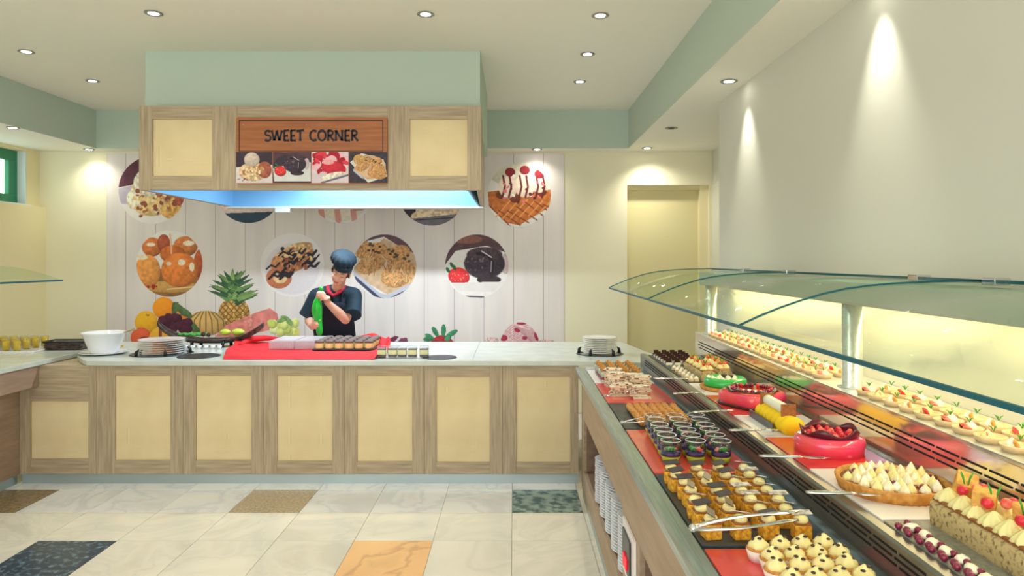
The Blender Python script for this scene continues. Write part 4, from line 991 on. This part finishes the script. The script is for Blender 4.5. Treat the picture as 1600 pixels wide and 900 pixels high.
# ---------------------------------------------------------------- printed wall mural (flat print painted as colour on a fine grid)
rng=np.random.default_rng(5)
def L3(c): return np.array([lin(float(x)) for x in c])
def snoise(h,w,cell,seed):
    r=np.random.default_rng(seed); gh,gw=int(h/cell)+3,int(w/cell)+3; g=r.random((gh,gw))
    y=np.arange(h)/cell; x=np.arange(w)/cell; yi=y.astype(int); xi=x.astype(int); fy=(y-yi)[:,None]; fx=(x-xi)[None]; fy=fy*fy*(3-2*fy); fx=fx*fx*(3-2*fx)
    a=g[yi][:,xi]; b=g[yi][:,xi+1]; c=g[yi+1][:,xi]; d=g[yi+1][:,xi+1]
    return (a*(1-fx)+b*fx)*(1-fy)+(c*(1-fx)+d*fx)*fy
class Paint:
    def __init__(s,x0,x1,y0,y1,S=1.6):
        s.x0,s.y0,s.S=x0,y0,S; s.w=int((x1-x0)*S)+1; s.h=int((y1-y0)*S)+1
        s.X=x0+np.arange(s.w)[None]/S+np.zeros((s.h,1)); s.Y=y0+np.arange(s.h)[:,None]/S+np.zeros((1,s.w))
        s.rgb=np.ones((s.h,s.w,3)); s.a=np.zeros((s.h,s.w)); s.k=0
    def put(s,m,col,cover=True,tex=0,cell=3,shade=None):
        s.k+=1; c=L3(col)[None,None]*np.ones((s.h,s.w,1))
        if tex: c=c*(1+tex*(snoise(s.h,s.w,cell*s.S,s.k*7+1)-.5)*2)[...,None]
        if shade is not None: c=c*shade[...,None]
        m=np.clip(m,0,1)[...,None]; s.rgb=s.rgb*(1-m)+np.clip(c,0,1)*m
        if cover: s.a=np.maximum(s.a,m[...,0])
    def ell(s,cx,cy,rx,ry,col,rot=0,tex=.15,cell=3,sh=.35,cover=True,soft=.06,within=None):
        a=math.radians(rot); dx=s.X-cx; dy=s.Y-cy; u=(dx*math.cos(a)+dy*math.sin(a))/rx; v=(-dx*math.sin(a)+dy*math.cos(a))/ry
        r=np.sqrt(u*u+v*v); m=np.clip((1-r)/soft+.5,0,1)
        z=np.sqrt(np.clip(1-r*r,0,1)); shade=1+sh*(.5*z-.5-.35*(v+u*.6)*1.0+.25)
        if within is not None: m=m*within
        s.put(m,col,cover,tex,cell,np.clip(shade,.2,1.6)); return m
    def poly(s,pts,col,tex=.15,cell=3,cover=True,within=None):
        m=np.zeros((s.h,s.w),bool); n=len(pts)
        for i in range(n):
            xa,ya=pts[i]; xb,yb=pts[(i+1)%n]
            if ya==yb: continue
            c=((ya>s.Y)!=(yb>s.Y))&(s.X<(xb-xa)*(s.Y-ya)/(yb-ya)+xa); m^=c
        m=m.astype(float)
        if within is not None: m=m*within
        s.put(m,col,cover,tex,cell); return m
    def line(s,pts,wd,col,cover=True,within=None):
        m=np.zeros((s.h,s.w))
        for (xa,ya),(xb,yb) in zip(pts,pts[1:]):
            d=(xb-xa)**2+(yb-ya)**2+1e-6; t=np.clip(((s.X-xa)*(xb-xa)+(s.Y-ya)*(yb-ya))/d,0,1)
            r=np.hypot(s.X-xa-t*(xb-xa),s.Y-ya-t*(yb-ya)); m=np.maximum(m,np.clip((wd/2-r)*1.5+.5,0,1))
        if within is not None: m=m*within
        s.put(m,col,cover)
    def specks(s,n,cx,cy,rx,ry,cols,sz,within=None,seed=1,rot=None):
        r=random.Random(seed)
        for i in range(n):
            a=r.uniform(0,6.28); q=math.sqrt(r.random()); s.ell(cx+rx*q*math.cos(a),cy+ry*q*math.sin(a),sz*r.uniform(.5,1.3),sz*r.uniform(.4,1),r.choice(cols),rot=r.uniform(0,180) if rot is None else rot,tex=0,sh=.3,cover=False,within=within)
def flush(pa,name,parent,to,off,m,label=None,th=.5):
    m_=pa.a>th; idx=-np.ones((pa.h,pa.w),int); cell=m_[:-1,:-1]&m_[1:,:-1]&m_[:-1,1:]&m_[1:,1:]
    use=np.zeros((pa.h,pa.w),bool); use[:-1,:-1]|=cell; use[1:,:-1]|=cell; use[:-1,1:]|=cell; use[1:,1:]|=cell
    n=use.sum(); idx[use]=np.arange(n); X_,Y_,Z_=to(pa.X[use],pa.Y[use],off)
    co=np.stack([X_,Y_,Z_],1); r,c=np.nonzero(cell)
    q=np.stack([idx[r+1,c],idx[r+1,c+1],idx[r,c+1],idx[r,c]],1)
    me=bpy.data.meshes.new(name); me.vertices.add(n); me.vertices.foreach_set('co',co.ravel().astype(np.float32))
    me.loops.add(len(q)*4); me.loops.foreach_set('vertex_index',q.ravel().astype(np.int32)); me.polygons.add(len(q)); me.polygons.foreach_set('loop_start',(np.arange(len(q))*4).astype(np.int32))
    try: me.polygons.foreach_set('loop_total',np.full(len(q),4,np.int32))
    except Exception: pass
    me.update(calc_edges=True); at_=me.color_attributes.new('print','FLOAT_COLOR','POINT')
    at_.data.foreach_set('color',np.concatenate([pa.rgb[use],np.ones((n,1))],1).ravel().astype(np.float32))
    me.materials.append(m); o=bpy.data.objects.new(name,me); C.objects.link(o); o.parent=parent
    if label: o['label']=label
    return o
pm_=mat('printed_vinyl',(255,255,255),.55); nd=pm_.node_tree.nodes; ca=nd.new('ShaderNodeVertexColor'); ca.layer_name='print'; pm_.node_tree.links.new(ca.outputs[0],nd['Principled BSDF'].inputs['Base Color'])
DM=DW-.004
mu=thing('wall_mural','printed wall mural of pale boards, round dessert pictures and fruit','mural',((525-CX)*DM/F,DM,0))
mo=Vector(mu.location)
def toM(px,py,off): return (px-CX)*DM/F-mo.x, np.full(px.shape,-off), H-(py-CY)*DM/F
x0m=(167-CX)*DM/F-mo.x; x1m=(882-CX)*DM/F-mo.x; z0m=H-(600-CY)*DM/F; z1m=H-(240-CY)*DM/F
bm_=mat('printed_boards',(226,218,216),.55,col2=(238,230,224),scale=2.2,stretch=(3,3,.35),contrast=(.3,.7),detail=8)
pitch=46.6*DM/F; xs=[(243.5-46.6*2+46.6*i-CX)*DM/F-mo.x for i in range(17)]
ee=[x0m]+[x for x in xs if x0m+.03<x<x1m-.03]+[x1m]
for a,b in zip(ee,ee[1:]): MB().box(a+.003,b-.003,-.0015,.003,z0m,z1m).build('printed_board',bm_,mu)
MB().box(x0m,x1m,.0,.0035,z0m,z1m).build('board_joint',mat('printed_joint',(176,164,166),.6),mu)
def disc_p(cx,cy,r): 
    p=Paint(cx-r-2,cx+r+2,cy-r-2,cy+r+2); p.m=p.ell(cx,cy,r,r,(240,236,232),tex=.03,sh=0,soft=.02); return p
def d1p():   # apple pie
    p=disc_p(238,297,53); m=p.m; p.poly([(180,240),(300,240),(300,272),(180,294)],(96,46,66),.25,8,False,m); p.poly([(180,296),(215,288),(225,320),(180,318)],(196,186,206),.1,6,False,m)
    for i,(x,y,a,b,c) in enumerate([(222,300,18,20,(236,214,176)),(246,306,22,22,(214,164,120)),(262,318,22,18,(206,142,100)),(236,322,26,16,(232,196,140)),(210,312,12,16,(240,226,200)),(278,308,10,14,(190,96,70)),(268,330,16,12,(226,170,96)),(235,285,26,22,(238,226,208))]): p.ell(x,y,a,b,c,tex=.45,cell=3,within=m,cover=False)
    p.specks(60,242,312,34,24,[(250,236,206),(176,112,78),(240,200,120),(150,80,60)],4,m,3); p.specks(8,205,340,18,8,[(160,60,50),(236,190,80)],2.5,m,4); return p
def d2p():
    p=disc_p(388,297,52); m=p.m; p.poly([(330,240),(450,240),(450,325),(330,325)],(60,54,74),.2,9,False,m); p.ell(388,305,44,26,(88,52,44),tex=.3,within=m,cover=False); p.ell(386,326,50,10,(240,212,206),tex=.1,within=m,cover=False); p.ell(370,322,20,5,(230,170,160),within=m,cover=False)
    p.poly([(330,334),(450,330),(450,352),(330,352)],(44,74,96),.15,8,False,m); return p
def d3p():
    p=disc_p(534,297,52); m=p.m; p.ell(534,300,44,46,(250,240,224),tex=.1,within=m,cover=False)
    for x in (504,529,554): p.line([(x,285),(x-2,330),(x,344)],9,(222,160,148),False,m)
    p.ell(560,322,14,7,(150,84,84),within=m,cover=False); p.line([(515,350),(550,350)],3,(120,90,80),False,m); return p
def d4p():
    p=disc_p(675,300,53); m=p.m; p.poly([(620,240),(730,240),(730,325),(620,318)],(206,40,56),.5,4,False,m); p.specks(40,675,300,45,25,[(240,70,80),(250,210,210),(170,20,40)],6,m,6)
    p.ell(640,332,10,20,(50,36,56),within=m,cover=False); p.ell(680,334,38,12,(242,214,180),rot=-8,tex=.4,within=m,cover=False); p.poly([(640,342),(720,334),(720,356),(640,356)],(120,116,128),.2,6,False,m); p.line([(650,344),(712,340)],1.5,(50,40,50),False,m); return p
def d5p():   # waffle with ice cream
    p=disc_p(811,305,50); m=p.m; p.ell(811,270,48,22,(214,206,186),tex=.1,within=m,cover=False)
    p.poly([(762,300),(790,296),(835,300),(861,296),(861,322),(812,352),(790,348),(764,322)],(206,118,54),.3,4,False,m)
    for i in range(7): p.line([(765+i*14,322+8*math.sin(i)),(800+i*13,356-i*4)],2,(150,70,30),False,m); p.line([(770+i*14,345-i*2),(800+i*12,310+i)],2,(236,160,90),False,m)
    for x,y in ((784,304),(805,310),(826,300),(845,300)): p.ell(x,y,9,7,(120,56,30),within=m,cover=False,tex=.3)
    for x,y,r in ((794,292,15),(820,290,16),(843,285,14)): p.ell(x,y,r,r*1.15,(244,222,204),within=m,cover=False,tex=.08)
    for x in (786,796,812,822,838,848): p.line([(x,275),(x+3,292),(x-1,308)],3.2,(110,30,36),False,m)
    for x,y in ((797,269),(820,266),(843,272)): p.ell(x,y,8,7,(140,30,44),within=m,cover=False)
    p.specks(22,812,292,42,24,[(230,120,130),(90,24,30),(250,240,230)],3,m,8); return p
def d6p():   # syrup puffs
    p=disc_p(265,412,52); m=p.m; p.poly([(210,420),(320,420),(320,470),(210,470)],(150,104,60),.3,8,False,m); p.ell(265,448,45,9,(196,150,80),within=m,cover=False)
    for x,y,a,b,c in ((238,386,16,15,(206,116,60)),(256,380,10,14,(170,84,56)),(290,385,19,16,(206,122,66)),(312,412,9,22,(176,84,44)),(270,397,20,14,(196,104,48)),(231,424,20,26,(226,150,78)),(281,422,29,27,(222,126,56))): p.ell(x,y,a,b,c,tex=.22,cell=4,sh=.9,within=m,cover=False)
    for x,y,a,b in ((284,410,6,5),(236,382,7,3),(295,380,9,4),(222,402,9,4),(264,412,4,3),(300,417,4,7)): p.ell(x,y,a,b,(252,230,206),tex=.2,sh=0,within=m,cover=False)
    p.line([(266,366),(268,382),(268,396)],2.5,(244,190,150),False,m); p.line([(262,452),(302,448)],2,(236,196,150),False,m); p.specks(8,232,448,14,4,[(170,40,40)],2.5,m,1); return p
def d7p():   # crepe
    p=disc_p(457,414,50); m=p.m; p.ell(457,414,47,47,(238,234,234),sh=.05,tex=.02,within=m,cover=False); p.ell(457,420,42,40,(228,222,226),sh=.05,tex=.02,within=m,cover=False)
    p.ell(457,405,36,20,(206,142,92),rot=-22,tex=.5,within=m,cover=False); p.ell(462,392,28,11,(226,182,130),rot=-20,tex=.5,within=m,cover=False); p.ell(436,434,20,17,(200,120,84),within=m,cover=False); p.ell(438,434,11,9,(246,206,150),within=m,cover=False)
    r=random.Random(2)
    for i in range(20):
        x=r.uniform(424,488); y=405-(x-457)*.35+r.uniform(-20,24); p.line([(x-9,y+4),(x-2,y-2),(x+5,y+1),(x+11,y-6)],r.uniform(2,4.5),(36,28,46),False,m)
    p.specks(26,460,402,30,22,[(244,214,160),(170,90,60),(40,30,50)],3,m,5); return p
def kataifi(p,m,ox,oy,s):
    T=lambda x,y:(ox+(x-601)*s,oy+(y-416)*s)
    p.poly([T(550,366),T(652,366),T(652,402),T(600,370),T(560,380)],(104,72,84),.2,6,False,m)
    p.poly([T(553,430),T(553,418),T(600,372),T(652,398),T(652,440),T(605,460)],(214,182,146),.2,6,False,m)
    for x,y,a,b in ((567,390,14,16),(585,396,22,16),(622,398,20,14),(580,412,24,14),(622,428,28,20)):
        X_,Y_=T(x,y); p.ell(X_,Y_,a*s,b*s,(206,152,96),rot=-25,tex=.5,cell=2*s,within=m,cover=False)
    r=random.Random(4)
    for i in range(int(70)):
        x=r.uniform(560,645); y=395+(x-560)*.42+r.uniform(-18,18); a=T(x,y); b=T(x+r.uniform(-6,6),y+r.uniform(5,12)); p.line([a,b],1.1*s,r.choice([(240,206,150),(150,96,62),(226,180,120)]),False,m)
    for i in range(22):
        x=r.uniform(572,640); y=384+(x-572)*.28+r.uniform(-6,6); X_,Y_=T(x,y); p.ell(X_,Y_,2.6*s,1.8*s,(84,66,46),within=m,cover=False,sh=.1)
    p.line([T(550,424),T(592,460),T(606,463),T(654,440)],5*s,(196,200,216),False,m); p.line([T(550,430),T(592,466),T(606,469),T(654,446)],5*s,(66,70,100),False,m)
def d8p(): p=disc_p(601,416,50); kataifi(p,p.m,601,416,1); return p
def lava(p,m,ox,oy,s):
    T=lambda x,y:(ox+(x-745)*s,oy+(y-416)*s)
    p.poly([T(690,364),T(800,364),T(800,398),T(760,384),T(712,392),T(694,416)],(90,58,66),.3,9,False,m); p.ell(*T(730,374),24*s,7*s,(140,90,80),within=m,cover=False,sh=.1)
    X_,Y_=T(790,412); p.ell(X_,Y_,8*s,16*s,(210,190,190),within=m,cover=False,sh=.1)
    p.ell(*T(757,412),32*s,24*s,(58,44,60),tex=.5,cell=2*s,within=m,cover=False,sh=.8); p.ell(*T(757,398),28*s,12*s,(72,52,62),tex=.4,within=m,cover=False); p.ell(*T(764,437),19*s,7*s,(48,34,38),within=m,cover=False,sh=.7)
    p.specks(34,*T(742,412),18*s,14*s,[(120,96,116),(40,28,40)],1.6*s,m,3)
    p.line([T(746,396),T(762,398),T(770,410),T(768,432)],5*s,(30,22,30),False,m); p.line([T(752,392),T(768,402)],1.6*s,(220,214,230),False,m); p.line([T(768,408),T(767,424)],1.3*s,(180,170,190),False,m)
    p.ell(*T(717,432),17*s,14*s,(222,44,50),rot=15,tex=.2,cell=2*s,within=m,cover=False,sh=.9); p.specks(14,*T(718,432),13*s,10*s,[(250,150,130)],1.1*s,m,4)
    for a in ((706,414),(700,422),(710,418)): p.ell(*T(*a),5*s,2.5*s,(40,104,66),rot=60,within=m,cover=False)
def d9p():
    p=disc_p(745,416,50); lava(p,p.m,745,416,1); p.poly([(705,442),(790,440),(770,456),(715,454)],(232,226,222),.04,6,False,p.m); p.line([(728,463),(756,464)],2.2,(60,60,80),False,p.m); return p
for fn,nm,lb in ((d1p,'dessert_picture','apple pie picture'),(d2p,'dessert_picture','dark cake on a plate picture, mostly behind the hood'),(d3p,'dessert_picture','caramel striped ice cream picture'),(d4p,'dessert_picture','red berry cake slice picture'),(d5p,'dessert_picture','waffle with ice cream picture'),(d6p,'dessert_picture','golden syrup puffs picture'),(d7p,'dessert_picture','banana and chocolate crepe picture'),(d8p,'dessert_picture','shredded pastry picture'),(d9p,'dessert_picture','chocolate cake and strawberry picture')):
    flush(fn(),nm,mu,toM,.003,pm_,lb)
def ball(x,y,r,col,ry=None,**k):
    p=Paint(x-r*1.2-2,x+r*1.2+2,y-(ry or r)*1.2-2,y+(ry or r)*1.2+2); p.ell(x,y,r,ry or r,col,sh=.7,tex=.08,cell=4,**k); return p
def put(p,n,lb,off): flush(p,n,mu,toM,off,pm_,lb)
p=Paint(318,408,395,515)       # pineapple
p.ell(366,490,25,26,(196,152,78),tex=.2,sh=.7)
for i in range(-5,6):
    p.line([(366+i*9-26,462),(366+i*9+26,518)],1.6,(120,84,42),False,p.a.copy()); p.line([(366+i*9+26,462),(366+i*9-26,518)],1.6,(140,98,50),False,p.a.copy())
p.specks(40,366,490,23,24,[(232,196,120),(150,108,56)],2,p.a.copy(),2)
r=random.Random(6)
for i in range(64):
    lay=i/64; a=r.uniform(-1,1); y0=474-lay*38+r.uniform(-3,3); ln=(34-lay*8); ang=a*(1.25-lay*.55)
    x1=364+a*12+math.sin(ang)*ln*1.15; y1=y0-math.cos(ang)*ln*.85+4; x0=364+a*8; wd=3.3; px_,py_=math.cos(ang)*wd,math.sin(ang)*wd
    p.poly([(x0-px_,y0-py_),(x0+px_,y0+py_),((x0*.4+x1*.6)+px_*.8,(y0*.4+y1*.6)+py_*.8),(x1,y1),((x0*.4+x1*.6)-px_*.8,(y0*.4+y1*.6)-py_*.8)],r.choice([(58,100,66),(84,128,74),(112,150,86),(44,82,64),(136,170,100)]),.2,4)
put(p,'printed_pineapple','printed pineapple with green crown',.003)
p=ball(322,505,30,(214,170,104),20)
for i in range(-3,4): p.line([(322+i*4,487),(322+i*9,500),(322+i*10,522)],1.8,(120,110,62),False,p.a.copy())
put(p,'printed_melon','printed netted melon',.0035)
p=Paint(334,438,476,530); p.poly([(336,526),(352,508),(400,488),(422,481),(434,490),(436,505),(420,516),(370,528)],(232,140,132),.2,5); p.specks(18,405,500,24,10,[(236,130,126),(238,158,146)],3,p.a.copy(),2); put(p,'printed_watermelon','printed pink watermelon wedge',.004)
p=ball(279,492,16,(244,150,50),13); put(p,'printed_orange','printed orange half hidden by leaves',.0035)
p=ball(256,481,17.5,(248,150,36)); put(p,'printed_orange','printed whole orange at the top',.005)
p=ball(229,504,18.5,(244,180,44)); p.specks(2,231,492,2,1,[(150,90,40)],1.8,p.a.copy(),1); put(p,'printed_grapefruit','printed yellow grapefruit',.0045)
p=ball(221,528,17,(232,104,70)); p.ell(226,531,9,5,(160,40,60),cover=False,within=p.a.copy()); put(p,'printed_fig','printed red pomegranate',.005)
p=ball(250,528,17,(240,178,64)); p.line([(251,512),(251,530)],5,(150,80,60),False,p.a.copy()); put(p,'printed_peach','printed yellow peach',.0055)
p=Paint(240,312,472,530)
for (x,y,rt_) in ((283,484,50),(290,488,35),(274,480,100),(296,506,20),(302,512,30)): p.ell(x,y,13,5.5,(86,112,70),rot=rt_,tex=.3,sh=.5)
for i in range(22):
    x=252+random.Random(i).uniform(-4,44); y=503+random.Random(i+50).uniform(-8,12); p.ell(x,y,7.5,7,(80,34,56),tex=.2,sh=1.0)
put(p,'printed_plums','printed dark plums with leaves',.006)
p=Paint(418,468,488,530)
for i in range(24):
    q=random.Random(i+9); x=443+q.uniform(-20,20); y=512+q.uniform(-9,9); p.ell(x,y,6.5,6.5,q.choice([(214,220,130),(196,208,104),(228,230,160)]),tex=.1,sh=.8)
for (x,y,rt_) in ((446,497,20),(452,502,60),(440,500,-20)): p.ell(x,y,8,4,(130,164,96),rot=rt_,tex=.3)
p.ell(480-8,520,12,8,(222,214,120),tex=.1); put(p,'printed_grapes','printed bunch of green grapes',.005)
p=Paint(600,642,520,545); p.poly([(602,532),(618,524),(624,526),(612,540),(604,540)],(122,50,84),.2); p.poly([(616,540),(626,528),(636,527),(640,540)],(134,70,96),.2); put(p,'printed_onion','printed purple onion pieces',.004)
p=Paint(660,720,506,560); p.ell(691,545,21,22,(168,44,52),tex=.25,sh=.5)
for (x,y,rt_,a) in ((680,518,60,9),(693,516,-88,10),(706,521,-30,11),(671,526,30,8),(668,530,5,7),(700,528,-40,6)): p.ell(x,y,a,4.2,(60,134,92),rot=rt_,tex=.3,sh=.6)
put(p,'printed_strawberry','printed strawberry top with green leaves',.004)
p=Paint(752,868,498,570); p.ell(812,545,32,42,(226,190,190),tex=.25,cell=2,sh=.3)
for i in range(14):
    p.line([(786+i*2,520+i*1.5),(800+i*2.5,508+i*2),(838-i*.2,520+i*2.2)],.9,(190,140,150),False,p.a.copy())
for x,y,a,b,rt_ in ((815,505,8,2.5,0),(808,516,5,3,20),(787,528,6,5,0),(838,526,3,7,-20),(820,528,4,3,0)): p.ell(x,y,a,b,(166,44,70),rot=rt_,cover=False)
p.ell(768,531,12,5,(226,196,194),tex=.5,cell=2); p.ell(854,533,12,3,(220,180,176),tex=.5,cell=2); put(p,'printed_ice_cream','printed pink berry ice cream scoop',.004)
# ---- the four pictures on the sign
Sx,Sz=X(370),Z(288)
def toS(px,py,off): return (px-CX)*5.1/F-Sx, np.full(px.shape,-off), H-(py-CY)*5.1/F-Sz
def rect(x0,x1): p=Paint(x0,x1,238,286.5,3.0); p.put(np.ones((p.h,p.w)),(60,44,60),True,.2,10); p.m=np.ones((p.h,p.w)); return p
p=rect(370.5,427); m=p.m; p.poly([(370,262),(428,258),(428,287),(370,287)],(222,214,214),.08,6,False,m); p.ell(397,269,22,15,(222,190,146),tex=.4,cell=2,within=m); p.ell(415,266,11,13,(170,92,66),tex=.3,within=m)
p.specks(40,396,269,18,12,[(240,222,180),(176,120,80),(200,150,100)],2.4,m,2); p.ell(395,250,12,11,(206,188,172),tex=.15,within=m,sh=.7); p.specks(8,380,281,8,3,[(120,40,40)],1.2,m,3); flush(p,'dessert_picture',sg,toS,.019,pm_,'ice cream on apple pie picture')
p=rect(428,487); m=p.m; p.poly([(428,262),(487,254),(487,284),(430,284)],(226,228,224),.05,6,False,m); lava(p,m,455,259,.56); flush(p,'dessert_picture',sg,toS,.019,pm_,'small chocolate cake and strawberry picture')
p=rect(488,545.5); m=p.m; p.put(m,(230,214,220),True,.1,6); p.specks(60,516,255,30,18,[(206,24,50),(236,60,80),(180,16,40),(250,190,200)],6,m,5); p.ell(520,262,16,10,(214,40,60),within=m); p.ell(514,254,9,4,(244,170,170),within=m); p.ell(522,276,20,6,(240,224,206),rot=-12,tex=.4,within=m); p.line([(504,286),(545,274)],3,(110,110,130),False,m); flush(p,'dessert_picture',sg,toS,.019,pm_,'red berry cake picture')
p=rect(546.5,606); m=p.m; p.put(m,(58,50,62),True,.3,3); p.poly([(548,254),(566,240),(600,250),(606,276),(576,286)],(226,222,214),.04,6,False,m); kataifi(p,m*(np.abs((p.X-578)/26)**2+np.abs((p.Y-262)/19)**2<1),578,262,.5); p.ell(562,250,9,8,(206,160,96),tex=.5,cell=1,within=m); p.ell(594,272,11,9,(196,146,86),tex=.5,cell=1,within=m); flush(p,'dessert_picture',sg,toS,.019,pm_,'shredded pastry on a tray picture')
